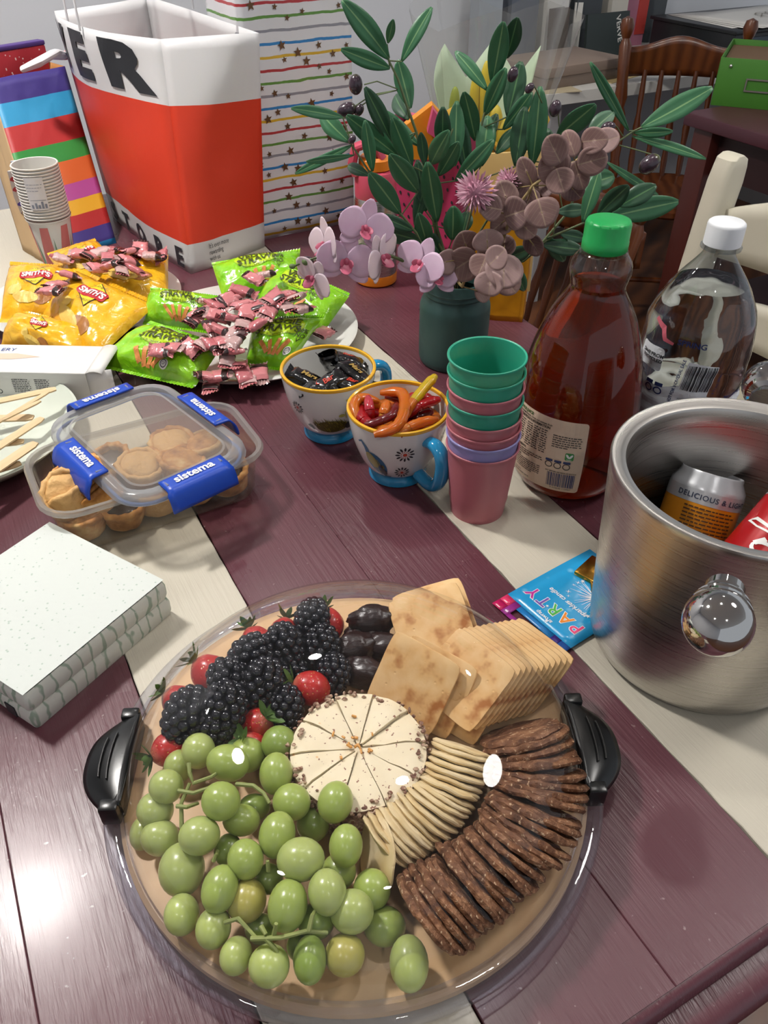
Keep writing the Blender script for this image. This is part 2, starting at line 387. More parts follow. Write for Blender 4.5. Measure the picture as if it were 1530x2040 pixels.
# pink poster card
p = P(1250, 92, -.02); po = thing('poster', 'pink poster card with red edge and dark lettering on the desk', 'poster', p, (0, 0, -AZ))
MB().box((0, 0, .15), (.14, .006, .30)).build('card', mat('poster_pink', '#a86b80', .6), po)
MB().box((.045, -.0045, .17), (.05, .003, .26)).build('red_panel', mat('poster_red', '#b23a33', .6), po)
Art().text('THE\nBEAT', (-.02, .20), .045, offset=.001).wrap('lettering', M_dk, lambda x, y: Vector((x, -.0065, y)), po)
# low taupe box lid on the desk
p = P(1130, 160, -.02); bx = thing('storage_box', 'flat taupe cardboard box lying on the white desk', 'box', p, (0, 0, -AZ + .1))
MB().box((0, .04, .022), (.36, .24, .044), bev=.003).build('tray', mat('taupe_dark', '#7a6a5f', .7), bx)
MB().box((0, .04, .05), (.368, .248, .03), bev=.003).build('lid', mat('taupe', '#8a786c', .7), bx)
for k, (px, py, sx, sy, c, rz) in enumerate(((1215, 152, .2, .14, '#c9b27e', .3), (1090, 180, .2, .1, '#b9ab8e', -.2), (1245, 140, .16, .1, '#cfcabb', .1))):
    flat_box_on('paper_sheet', ('ochre patterned paper sheet beside the flat taupe box', 'speckled craft paper sheet at the desk edge before the flat taupe box', 'white paper sheet behind the flat taupe box by the chair')[k], 'paper', px, py, -.02, sx, sy, .002, mat('sheet%d' % k, c, .8), rz, bev=0)
for k, (px, py, w, hh, c) in enumerate(((1020, 40, .10, .12, '#9fa6ae'), (1060, 25, .12, .10, '#5d6470'), (1110, 30, .1, .12, '#d8d6d2'), (1160, 20, .12, .13, '#41464b'), (1210, 35, .08, .1, '#c9c4ba'))):
    p = UD(1.92 + .15 * k, 2.80, DT)
    zz = 0
    o = book('box_file', ('pale grey', 'blue-grey', 'white', 'charcoal', 'beige')[k] + ' box file in the back row along the wall', 'file', 0, 0, w, .23 + .03 * (k % 2), .06, mat('bf%d' % k, c, .7), .02, 0); o.location = p
# printer-like black stand with papers
p = P(1450, 120, .06); st = thing('flat_file', 'black flat drawer unit on the desk holding loose paper', 'drawers', P(1455, 108, -.02), (0, 0, -AZ))
MB().box((.12, .04, .05), (.62, .42, .1), bev=.004).build('body', mat('black_plastic', '#1b1d20', .35), st)
MB().box((.12, .04, .106), (.64, .44, .012), bev=.003).build('top', mat('black_plastic', '#1b1d20', .35), st)
for k in range(2): MB().box((.12, -.172, .03 + .04 * k), (.55, .006, .034), bev=.001).build('drawer', mat('drawer_blue', '#2c3946', .4), st)
for k in range(5):
    q = st.location + Matrix.Rotation(-AZ, 3, 'Z') @ Vector((.1 + .012 * k, .03 - .01 * k, .1125 + .0022 * k))
    o = MB().grid(lambda u, v: Vector(((u - .5) * .5, (v - .5) * .36, .0008 * math.sin(9 * u + k) )), 8, 6).build('paper_sheet', mat('paper_bright', '#dddbd6', .7), None, loc=q, rot=(0, 0, -AZ + .06 * k - .1)); solid(o, .0012, 1)
    tag(o, 'large white drawing sheet piled on the black flat drawer unit', 'paper', 'drawing sheets piled on the drawer unit')
    if k == 4:
        Art().ring(.0, .0, .05, .006, 24).ring(.05, .01, .035, .004).stroke([(-.08, -.02), (0, .03), (.1, -.01)], .004).wrap('drawing', mat('pencil', '#8a8478', .8), lambda x, y: Vector((x, y, .0045)), o)
# second maroon table with a green box
cz = P(1365, 222, 0); M_mar2 = mat('maroon_side', '#4e2630', .4); M_redwood = mat('redwood', '#4d1d16', .4, bump=(30, .2))
t2 = thing('side_table', 'maroon topped side table with red-brown legs, green box on it', 'table', (cz.x, cz.y, 0), (0, 0, -AZ))
MB().box((.36, -.6, T - .0175), (.72, 1.2, .035), bev=.004).build('table_top', M_mar2, t2)
for (x, y) in ((.06, -.06), (.66, -.06), (.06, -1.14), (.66, -1.14)): MB().box((x, y, (T - .036) / 2), (.07, .07, T - .036), bev=.003).build('leg', M_redwood, t2)
MB().box((.07, -.6, T - .1), (.02, 1.0, .12)).build('apron', mat('dark_apron', '#2c1214', .5), t2)
MB().box((.36, -.06, T - .1), (.52, .02, .12)).build('apron', mat('dark_apron', '#2c1214', .5), t2)
MB().box((.36, -.6, .2), (.6, 1.0, .02)).build('shelf', mat('dark_apron', '#2c1214', .5), t2)
M_green = mat('box_green', '#3f7a23', .6); M_silver = mat('silver', '#c8c8c4', .3, metal=1)
gp = P(1416, 209, 0); gr_rot = -.42
gb = thing('storage_box', 'green cardboard storage box with label holder on the maroon side table', 'box', gp, (0, 0, gr_rot))
bw, bd, bh = .27, .34, .125
for c, s in (((bw / 2, 0, bh / 2), (bw, .004, bh)), ((bw / 2, bd, bh / 2), (bw, .004, bh)), ((0, bd / 2, bh / 2), (.004, bd, bh)), ((bw, bd / 2, bh / 2), (.004, bd, bh))): MB().box(c, s, bev=.001).build('side', M_green, gb)
MB().box((bw / 2, bd / 2, .003), (bw - .005, bd - .005, .004)).build('bottom', mat('card_brown', '#6b5138', .8), gb)
MB().box((bw / 2, bd / 2 + .01, .06), (bw - .01, bd - .04, .1)).build('card_files', mat('card_brown', '#6b5138', .8), gb)
for x in (.03, .24): MB().ball((x, -.003, .105), .005, 10, 6).build('rivet', M_silver, gb)
b = MB()
for c, s in (((.115, -.004, .075), (.07, .003, .004)), ((.115, -.004, .045), (.07, .003, .004)), ((.082, -.004, .06), (.004, .003, .026)), ((.148, -.004, .06), (.004, .003, .026))): b.box(c, s)
b.build('label_holder', M_silver, gb)
# turned wooden chair
def woodm(name, a, b2, rough=.3, sc=8):
    t = NT(name); w = t.n('ShaderNodeTexWave', Vector=t.mapped((1, 1, .25)), Scale=sc, Distortion=4, Detail=3, Detail_Scale=1.5).outputs['Fac']; t.set(col=t.mix(w, a, b2), rough=rough); return t.m
M_chair = woodm('chair_wood', '#4e2611', '#673719')
def turned_chair(loc, rz, label):
    c = thing('dining_chair', label, 'chair', loc, (0, 0, rz))
    b = MB().lathe([(0, .425), (.2, .425), (.215, .435), (.215, .45), (.2, .462), (.1, .455), (0, .452)], 32); b.v = [Vector((v.x, v.y * .95, v.z)) for v in b.v]; b.build('seat', M_chair, c)
    post = [(0, 0), (.012, 0), (.02, .03), (.015, .06), (.021, .12), (.021, .2), (.014, .22), (.022, .25), (.018, .30), (.020, .40), (.012, .42), (.018, .435), (.023, .455), (.018, .475), (0, .483)]
    for s in (-1, 1):
        o = MB().lathe(post, 16).build('back_post', M_chair, c, loc=(s * .165, .155, .45), rot=(-.16, s * .06, 0))
    b = MB()
    def rail(u, v):
        x = lerp(-.19, .19, u); y = .155 + .16 * (.36 + .055) + .02 - .045 * (1 - (x / .19) ** 2) * -1
        top = .405 - .018 * (abs(x) / .19) ** 2 + .010 * math.cos(x / .19 * PI * 1.5); z = lerp(.30, top, v)
        return Vector((x, y, .45 + z))
    o = MB().grid(rail, 20, 5).build('top_rail', M_chair, c); solid(o, .018)
    sp = [(0, 0), (.008, 0), (.011, .06), (.009, .1), (.013, .16), (.008, .2), (.010, .26), (.007, .33), (0, .33)]
    for k in range(5):
        x = -.11 + .055 * k; MB().lathe(sp, 12).build('spindle', M_chair, c, loc=(x, .165, .45), rot=(-.20, 0, 0))
    for sx in (-1, 1):
        for sy in (-1, 1): MB().lathe([(0, 0), (.014, 0), (.018, .1), (.022, .2), (.014, .24), (.02, .3), (.015, .43), (0, .43)], 14).build('leg', M_chair, c, loc=(sx * .2, sy * .18, 0), rot=(sy * .12, -sx * .12, 0))
    for sx in (-1, 1): MB().tube([(sx * .185, -.165, .15), (sx * .185, .165, .15)], .010, 10).build('stretcher', M_chair, c)
    MB().tube([(-.185, 0, .15), (.185, 0, .15)], .010, 10).build('stretcher', M_chair, c)
    return c
cp = PY(1345, 330, 2.80); turned_chair((cp.x - .02, cp.y - .05, 0), -.12, 'dark brown turned wooden chair standing before the white desk')
cp = UD(1.02, 1.36); tc2 = turned_chair((cp.x, cp.y, 0), -AZ - PI / 2, 'dark red-brown turned chair beside the table behind the flower jar'); tc2.scale = (.9, .9, .86)
# cream painted chair
M_cc = mat('chair_cream', '#cfc9b6', .45, bump=(60, .1))
pc = P(1424, 330, .16)
wc = thing('ladder_chair', 'cream painted ladder-back chair pulled up beside the water bottle', 'chair', (pc.x, pc.y, 0), (0, 0, -AZ - PI / 2))
# local x runs along the back (towards the camera), local y to the table side is -y
def curved_post(x):
    b = MB(); prof = rrect(.045, .056, .014, 3)
    rows = [(0, .04), (.2, .015), (.45, 0), (.65, .01), (.80, .025), (.88, .035), (.905, .038), (.918, .0385), (.924, .039)]; sc = [1, 1, 1, 1, 1, 1, .93, .75, .35]
    vs = []; n = len(prof)
    for (z, y), s in zip(rows, sc): vs += [(x + px * (s if s > .9 else .8 + .2 * s), y + py * s, z) for px, py in prof]
    fs = [(i * n + k, i * n + (k + 1) % n, (i + 1) * n + (k + 1) % n, (i + 1) * n + k) for i in range(len(rows) - 1) for k in range(n)] + [tuple(range(n))[::-1], tuple((len(rows) - 1) * n + k for k in range(n))]
    return b.add(vs, fs)
curved_post(0).build('back_post', M_cc, wc); curved_post(.40).build('back_post', M_cc, wc)
for z0, hh, arch in ((.755, .10, .05), (.62, .07, .03), (.50, .06, .02)):
    def rl(u, v):
        x = lerp(.012, .388, u); a = math.sin(PI * u); return Vector((x, .02 + .03 * a + (z0 - .6) * .1, z0 + v * (hh * .8 + arch * a)))
    o = MB().grid(rl, 16, 4).build('back_rail', M_cc, wc); solid(o, .016)
MB().box((.2, -.19, .44), (.44, .42, .03), bev=.008).build('seat', M_cc, wc)
for x in (.02, .38): MB().box((x, -.36, .21), (.035, .035, .42), bev=.004).build('leg', M_cc, wc)
for z in (.2, .3): MB().box((.2, -.36, z), (.34, .02, .025)).build('stretcher', M_cc, wc)
# ================================================================== PLATTER
PC = Vector((-.0225, .3650, T)); BR = .178; RR = .1865
def bamboo():
    t = NT('bamboo'); st = t.mapped((60, 2.5, 10), (0, 0, .35)); n = t.noise(st, 1.2, 4); st2 = t.mapped((3, .6, 3), (0, 0, .35)); n2 = t.noise(st2, 12, 3)
    t.set(col=t.mix(t.math('ADD', t.math('MULTIPLY', n, .6), t.math('MULTIPLY', n2, .35)), '#c99c6c', '#e6c598'), rough=.42); t.bump(n, .12); return t.m
bd = thing('serving_board', 'round pale wooden serving board under the clear dome lid', 'board', PC)
MB().lathe([(0, .004), (BR - .004, .004), (BR, .008), (BR, .015), (BR - .003, .018), (0, .018)], 96).build('board', bamboo(), bd)
MB().lathe([(BR - .03, 0), (BR - .012, 0), (BR - .012, .0045), (BR - .03, .0045)], 64, close=True).build('foot_ring', mat('foot_rubber', '#2b2622', .7), bd)
BH = .018     # board surface over the table
# --- clear dome lid
M_dome = thin_clear('dome_plastic', '#fdfdfe', 1.0, 1.40, .015, haze=.006, wav=(14, .05)); M_rim = thin_clear('rim_plastic', '#f4f5fa', 1.0, 1.5, .03, haze=.04, wav=(60, .3))
lid = thing('dome_lid', 'clear plastic dome lid with black side clips covering the food board', 'lid', PC)
domep = [(RR - .012, .022), (RR - .014, .030), (RR - .019, .042), (RR - .027, .056), (RR - .042, .071), (RR - .062, .083), (RR - .09, .0925), (RR - .125, .0975), (RR - .16, .0995), (.0008, .100)]
def dense(p, k=3):
    o = []
    for i in range(len(p) - 1):
        p0, p1, p2, p3 = p[max(i - 1, 0)], p[i], p[i + 1], p[min(i + 2, len(p) - 1)]
        for j in range(k):
            t = j / k; q = []
            for c in (0, 1): q.append(.5 * (2 * p1[c] + (p2[c] - p0[c]) * t + (2 * p0[c] - 5 * p1[c] + 4 * p2[c] - p3[c]) * t * t + (3 * p1[c] - p0[c] - 3 * p2[c] + p3[c]) * t ** 3))
            o.append(tuple(q))
    return o + [p[-1]]
MB().lathe(dense(domep, 3), 128).build('dome', M_dome, lid, smooth=60)
MB().lathe([(RR - .012, .020), (RR - .004, .019), (RR - .003, .012), (RR, .011), (RR + .002, .014), (RR + .002, .022), (RR - .001, .025), (RR - .010, .0255), (RR - .013, .024)], 128, close=True).build('rim', M_rim, lid, smooth=60)
M_blackp = mat('clip_black', '#0f1011', .28)
for px, py, ang in ((232, 1535, PI * 1.015), (1172, 1482, .035)):
    # clip handle: a leaf-shaped black grip, outer side curved
    c = Vector((RR * math.cos(ang), RR * math.sin(ang), 0)); R = Matrix.Rotation(ang, 3, 'Z')
    c = Vector(((RR - .014) * math.cos(ang), (RR - .014) * math.sin(ang) - .003, 0))
    def grip(u, v):
        a = lerp(-1, 1, u); w = .031 * (1 - .66 * abs(a) ** 2.6) ; yy = a * .040
        x = lerp(-.004, w, v); z = .040 - .010 * v - .003 * a * a + .003 * math.sin(PI * v)
        return R @ Vector((x, yy, z)) + c
    o = MB().grid(grip, 20, 8).build('clip_handle', M_blackp, lid); solid(o, .006, -1)
    b = MB()
    for sgn in (-1, 1): b.box(R @ Vector((.004, sgn * .040, .028)) + c, (.014, .010, .020), R, .002)
    b.box(R @ Vector((-.002, 0, .028)) + c, (.006, .078, .02), R, .002); b.build('clip_hinge', M_blackp, o)
    b = MB()
    for off, l in ((.009, .026), (.015, .022)):
        b.tube([grip(.5 + .5 * (k / 10 - .5) * l / .052 * 2, (off + .004) / .031) + Vector((0, 0, .0012)) for k in range(11)], .0008, 6)
    b.build('grip_groove', mat('groove_black', '#050505', .5), o)

# --- grapes
def grape_mat(name, a, b2):
    t = NT(name); n = t.noise(t.coord(), 60, 3); t.set(col=t.mix(n, a, b2), rough=.28, sss=.55, sssr=(.012, .012, .004), ssss=1.0, coat=.25, coatr=.25); return t.m
GM = [grape_mat('grape_green', '#93a851', '#b0be6c'), grape_mat('grape_pale', '#a3b264', '#bcc680'), grape_mat('grape_yellow', '#b0a850', '#c2b96c'), grape_mat('grape_deep', '#80984a', '#9aac5c')]
M_stem = mat('grape_stem', '#8d9656', .6)
grapes = [(395,1496,34,36,.050,1),(454,1520,44,37,.058,0),(492,1504,38,36,.042,0),(556,1481,36,36,.046,3),(550,1541,34,42,.055,0),(356,1526,30,33,.036,1),(331,1567,34,33,.040,1),(309,1614,37,36,.040,1),(440,1596,39,38,.060,0),(507,1608,33,27,.046,3),(581,1598,39,37,.056,0),(668,1598,36,42,.060,0),(481,1634,39,32,.058,0),(397,1665,42,38,.056,1),(319,1669,40,36,.038,1),(552,1663,37,46,.062,0),(599,1712,49,43,.066,1),(489,1712,37,40,.060,0),(362,1732,48,54,.054,1),(689,1685,34,42,.052,0),(624,1642,34,34,.036,3),(675,1736,36,36,.046,0),(652,1777,39,45,.060,1),(573,1804,41,52,.066,0),(491,1794,42,45,.064,2),(438,1771,37,47,.056,0),(536,1751,30,30,.044,3),(701,1816,45,43,.054,1),(454,1693,28,32,.040,3),(741,1772,38,40,.040,0),(630,1834,38,36,.040,3),(687,1902,41,41,.040,2),(617,1912,34,46,.042,3),(536,1924,42,41,.044,1),(470,1904,33,37,.038,1),(425,1849,36,40,.040,1),(362,1822,36,40,.036,1),(284,1660,26,34,.034,1),(766,1845,45,40,.046,0),(815,1919,40,53,.038,1),(575,1560,30,30,.034,3),(520,1850,34,30,.036,3),(600,1885,30,30,.034,3)]
G = []
for (px, py, rx, ry, h, k) in grapes:
    d = (P(px, py, h) - _C).dot(_fw); G.append([px, py, rx * d / FPX * .98, ry * d / FPX * .98, h, k])
for it in range(60):      # settle: slide overlapping grapes along the height so that they rest on each other
    for i in range(len(G)):
        for j in range(i):
            a, b2 = G[i], G[j]; pa, pb = P(a[0], a[1], a[4]), P(b2[0], b2[1], b2[4]); need = (a[2] + b2[2]) * .93
            if (pa - pb).length < need:
                s = .0006 if a[4] > b2[4] else -.0006; a[4] += s; b2[4] -= s
    for g in G:
        lo = BH + min(g[2], g[3]) * .95; q = P(g[0], g[1], g[4]); rad = (q.xy - PC.xy).length; hi = .086 - max(0, rad - .10) * .45
        g[4] = min(max(g[4], lo), hi - min(g[2], g[3]) * .9)
bunch_c = [P(400, 1600, BH), P(600, 1790, BH)]
LOOSE = {31: 'loose yellowish green grape resting on the bare board', 39: 'loose oval green grape lying beside the dark bread crisps', 38: 'loose green grape touching the first dark bread crisp', 11: 'loose green grape leaning against the cheese round'}
bun = [thing('grape_bunch', 'bunch of green grapes beside the berries under the dome', 'grapes', bunch_c[0]), thing('grape_bunch', 'bunch of green grapes at the open end of the board, below the cheese', 'grapes', bunch_c[1])]
for i, (px, py, a, b2, h, k) in enumerate(G):
    p = P(px, py, h); c = (p - _C).normalized(); rx = a; ry = b2
    M = frame(-c, Vector((1, 0, 0))); M = M @ Matrix.Rotation(rnd(-.3, .3), 3, 'Z')
    bl = MB().ball((0, 0, 0), (rx, ry, (rx + ry) / 2), 24, 16, M=M); me = bl.mesh('grape', GM[k], 60)
    if i in LOOSE: tag(link('grape', me, None, p), LOOSE[i], 'grape', 'loose grapes on the board')
    else:
        w = 0 if py < 1690 and px < 660 else 1; o = link('grape', me, bun[w], p - bunch_c[w])
def stalk(b, pts, r0=.0016, r1=.0012): b.tube(pts, [lerp(r0, r1, i / (len(pts) - 1)) for i in range(len(pts))], 7)
def stalks(specs, w):
    for s in specs:
        b = MB(); stalk(b, [P(*q) - bunch_c[w] for q in s]); b.build('stem', M_stem, bun[w])
stalks([[(378, 1540, .07), (385, 1560, .066), (420, 1548, .066), (440, 1535, .06)], [(355, 1575, .062), (385, 1580, .064), (420, 1568, .062)], [(352, 1606, .058), (372, 1608, .06), (395, 1600, .056)], [(362, 1650, .05), (361, 1600, .058), (378, 1560, .066)], [(470, 1562, .06), (505, 1565, .062), (525, 1580, .062), (537, 1600, .06)], [(425, 1715, .055), (430, 1705, .058), (433, 1695, .05)], [(376, 1520, .072), (378, 1545, .069)]], 0)
stalks([[(500, 1870, .058), (560, 1868, .062), (610, 1855, .062), (652, 1858, .055)], [(448, 1838, .05), (475, 1830, .055), (510, 1868, .058)], [(520, 1845, .062), (530, 1862, .062)], [(530, 1870, .06), (548, 1890, .056), (557, 1905, .05)], [(615, 1855, .062), (622, 1825, .066), (628, 1815, .06)], [(535, 1735, .06), (533, 1715, .066)], [(545, 1865, .06), (550, 1840, .07)]], 1)

# --- berries
def berry_mat():
    t = NT('blackberry'); t.set(col=t.mix(t.noise(t.coord(), 90, 2), '#07080e', '#141622'), rough=.22, coat=.3, coatr=.2); return t.m
M_bb = berry_mat()
def blackberry_mesh(seed):
    r = random.Random(seed); b = MB(); a, l = .0125, .017
    for j in range(9):
        ph = PI * (j + .6) / 9.4; n = max(1, int(round(10.5 * math.sin(ph))))
        for i in range(n):
            th = 2 * PI * (i + .5 * (j % 2)) / n + r.uniform(-.1, .1)
            tap = 1 - .18 * (math.cos(ph) < 0) * -math.cos(ph)
            b.ball((a * tap * math.sin(ph) * math.cos(th), a * tap * math.sin(ph) * math.sin(th), l * math.cos(ph)), r.uniform(.0036, .0044), 8, 5)
    b.ball((0, 0, 0), (a * .85, a * .85, l * .85), 12, 8)
    return b.mesh('blackberry', M_bb, 70)
BB = [blackberry_mesh(i) for i in range(3)]
bbs = [(621,1234,.052,1.0,.3),(640,1290,.046,1.05,.2),(568,1290,.054,1.1,-.3),(664,1345,.042,.95,.1),(497,1310,.056,1.15,.9),(522,1362,.058,1.1,.5),(456,1362,.058,1.1,-.5),(449,1412,.056,1.15,.2),(372,1425,.052,1.2,.6),(567,1412,.046,1.0,.05),(578,1352,.040,1.0,.0),(425,1450,.046,1.05,1.2),(600,1310,.038,1.0,.4)]
BBL = ('topmost blackberry beside the dates', 'blackberry touching the dates, above the bright strawberry')
for i, (px, py, h, s, a) in enumerate(bbs):
    p = P(px, py, h); o = link('blackberry', BB[i % 3], None, p, frame(Vector((math.sin(a) * .8, math.cos(a) * .8, .5))) @ Matrix.Rotation(i * 1.3, 3, 'Z')); o.scale = (s, s, s)
    tag(o, BBL[0] if i == 0 else 'glossy blackberry in the heap on the strawberries', 'blackberry', 'blackberries on the board')
def straw_mat():
    t = NT('strawberry'); v = t.n('ShaderNodeTexVoronoi', Vector=t.coord(), Scale=330.0).outputs['Distance']; seed = t.ramp(v, [(.12, 1.0), (.2, 0.0)])
    z = t.n('ShaderNodeSeparateXYZ', Vector=t.coord()).outputs[2]
    base = t.mix(t.noise(t.coord(), 70, 2), '#a3161a', '#c5302a'); base = t.mix(t.ramp(t.math('MULTIPLY', z, 30), [(.38, 0.0), (.6, 1.0)]), base, '#cf8a70')
    t.set(col=t.mix(seed, base, '#c9a04e'), rough=.3, coat=.25, sss=.12, sssr=(.01, .003, .002), ssss=.4); t.bump(t.ramp(v, [(.0, 0.0), (.35, 1.0)]), .5, .0008); return t.m
M_sb = straw_mat(); M_sleaf = mat('calyx', '#4c6b2a', .6)
def strawberry_mesh():
    b = MB().ball((0, 0, 0), (.0135, .0135, .017), 20, 14, fn=lambda q: (1 - .25 * max(0, -q.z) ** 1.2) * (1 + .04 * mnoise.noise(q * 2)))
    return b.mesh('fruit', M_sb, 70)
SBM = strawberry_mesh()
def leafblade(L, w, droop, m, name='leaf', curl=.3, n=6):
    def f(u, v):
        t = u; x = (v - .5) * w * math.sin(PI * min(1, t * .92 + .08)) ** .7; return Vector((x, L * t, -droop * t * t + curl * abs(x)))
    b = MB().grid(f, n, 4); return b.mesh(name, m, 60)
CAL = leafblade(.013, .006, -.004, M_sleaf)
def strawberry(px, py, h, axis, s, label, nl=7):
    p = P(px, py, h); o = thing('strawberry', label, 'strawberry', p, frame(axis), 'strawberries on the board'); o.scale = (s, s, s)
    link('fruit', SBM, o)
    for k in range(nl):
        l = link('leaf', CAL, o, (0, 0, .0165), Euler((rnd(.0, .7), 0, 2 * PI * k / nl + rnd(-.2, .2)))); l.scale = (rnd(.8, 1.2),) * 3
    MB().tube([(0, 0, .0165), (.001, 0, .024)], .0009, 6).build('stem', M_sleaf, o)
sbs = [(625,1373,.046,(-.9,.1,.35),1.05,'bright strawberry beside the cheese with its green cap sideways'), (515,1288,.040,(-.5,.8,.4),1.1,'strawberry with leafy cap behind the blackberry heap'), (564,1268,.040,(.1,.9,.4),1.0,'strawberry with upright cap at the rim side of the blackberries'), (655,1248,.036,(-.3,.9,.3),1.05,'strawberry peeping out beside the topmost blackberry'), (425,1348,.042,(-.8,.5,.5),1.2,'strawberry with spreading green leaves near the napkins'), (362,1402,.036,(-.8,.3,.5),1.0,'strawberry half hidden under the end blackberry'), (343,1490,.034,(-.7,-.6,.2),1.0,'strawberry beside the first green grape near the clip'), (511,1446,.040,(.5,-.1,.7),1.0,'strawberry between blackberries and grapes with pale cap'), (523,1402,.036,(.2,.3,.9),1.0,'strawberry buried in the middle of the blackberries'), (507,1488,.034,(-.4,-.2,.8),.95,'strawberry low between grapes and cheese')]
for a in sbs: strawberry(a[0], a[1], a[2], Vector(a[3]), a[4], a[5])
# --- dates
def date_mat():
    t = NT('date_skin'); n = t.noise(t.mapped((1, 1, .4)), 160, 4); t.set(col=t.mix(n, '#140a0a', '#331b18'), rough=.3, coat=.25, coatr=.25); t.bump(t.noise(t.mapped((1, 1, .3)), 220, 5), .7, .002); return t.m
M_date = date_mat()
DM = []
for k in range(3):
    DM.append(MB().ball((0, 0, 0), (.0125, .0115, .0185), 28, 20, fn=lambda q: 1 + .16 * mnoise.noise(q * 2.2 + Vector((k * 7, 0, 0))) + .10 * mnoise.noise(Vector((q.x * 6, q.y * 6, q.z * 2)) + Vector((k, 0, 0)))).mesh('date', M_date, 70))
for i, (px, py, h, ang, s, lab) in enumerate([(740,1236,.042,.05,1.15,'flat-lying dark date at the rim side of the date heap'), (806,1218,.034,.9,1.0,'dark date beside the flat square crackers'), (730,1266,.030,.1,1.1,'dark date under the flat-lying date'), (705,1292,.036,.2,1.15,'reddish dark date touching the blackberries'), (764,1290,.034,-.2,1.05,'wrinkled dark date against the front square cracker'), (726,1340,.034,-.3,1.15,'dark date closest to the cheese round')]):
    o = link('date', DM[i % 3], None, P(px, py, h), frame(Vector((math.cos(ang), math.sin(ang), .05)), UP)); o.scale = (s, s, s); tag(o, lab, 'date', 'dates on the board')
# --- cheese round cut in wedges
ct = P(714, 1492, .055); ct.z = T + BH; CR, CHH = .0495, .040
chz = thing('cheese_round', 'round cream cheese cut in wedges with a nut-crusted side', 'cheese', ct)
def cheese_mat():
    t = NT('cream_cheese'); n = t.noise(t.coord(), 45, 4); sp = t.ramp(t.noise(t.coord(), 300, 2), [(.66, 0.0), (.7, 1.0)]); ap = t.ramp(t.noise(t.coord(), 70, 2), [(.70, 0.0), (.74, 1.0)])
    c = t.mix(n, '#e3d2ae', '#f0e3c6'); c = t.mix(sp, c, '#8a5a45'); c = t.mix(ap, c, '#e0a04a'); t.set(col=c, rough=.55, sss=.1, sssr=(.01, .008, .005), ssss=.3); t.bump(n, .4, .002); return t.m
def crust_mat():
    t = NT('nut_crust'); n = t.noise(t.coord(), 190, 4); t.set(col=t.ramp(n, [(.3, '#5e382b'), (.48, '#8f6a56'), (.56, '#c4a98f'), (.68, '#7d4a38')]), rough=.7); t.bump(n, 1, .003); return t.m
M_cheese = cheese_mat(); M_crust = crust_mat(); NWED = 10
for k in range(NWED):
    a0 = 2 * PI * k / NWED + .012 + .1; a1 = 2 * PI * (k + 1) / NWED - .012 + .1 + rnd(-.01, .01); na, nr = 8, 6; mid = (a0 + a1) / 2; offc = Vector((math.cos(mid), math.sin(mid), 0)) * .0004
    hk, tk = rnd(-.0012, .0012), rnd(-.003, .003)
    def top(u, v): a = lerp(a0, a1, u) + .02 * mnoise.noise(Vector((v * 6, k, u))); r = lerp(.003, CR, v); q = Vector((r * math.cos(a), r * math.sin(a), 0)); return q + offc + Vector((0, 0, CHH + hk + .0022 * mnoise.noise(q * 70 + Vector((k * 3, 0, 0))) + .0012 * mnoise.noise(q * 200) + tk * (u - .5) - .003 * max(0, v - .82) / .18 - .002 * (1 - v) ** 3))
    b = MB().grid(top, na, nr)
    def side(u, v): q = top(u, 1); return Vector((q.x, q.y, lerp(.0, q.z, v))) * 1 if v > .98 else Vector((q.x * (1 + .04 * math.sin(PI * v)), q.y * (1 + .04 * math.sin(PI * v)), q.z * v))
    s1 = lambda u, v: Vector((top(0, u).x, top(0, u).y, top(0, u).z * v)); s2 = lambda u, v: Vector((top(1, u).x, top(1, u).y, top(1, u).z * v))
    b.grid(s1, nr, 3); b.grid(s2, nr, 3); wd = b.build('wedge', M_cheese, chz, smooth=50)
    MB().grid(side, na, 6).build('crust', M_crust, wd, smooth=60)
MB().lathe([(0, .001), (CR * .96, .001), (CR * .96, CHH - .004), (0, CHH - .004)], 48).build('cheese_core', M_cheese, chz)
b = MB()
for k in range(330):
    a = rnd(0, 2 * PI); z = rnd(.002, CHH - .001) if k < 260 else CHH; r = CR * (1.03 if k < 260 else rnd(.86, 1.0)) + .0012
    b.ball((r * math.cos(a), r * math.sin(a), z), (rnd(.001, .0024), rnd(.001, .0022), rnd(.0008, .0018)), 6, 4)
tag(b.build('nut_crumbs', M_crust, chz), kind='stuff')
b = MB()
for k in range(16): a = rnd(0, 2 * PI); r = abs(random.gauss(0, .012)); b.box((r * math.cos(a), r * math.sin(a), CHH + .001), (rnd(.002, .005), rnd(.0012, .0022), .0016), Euler((rnd(-.4, .4), rnd(-.4, .4), rnd(0, 3))), .0004)
tag(b.build('apricot_crumbs', mat('apricot', '#d99a4c', .4), chz), kind='stuff')
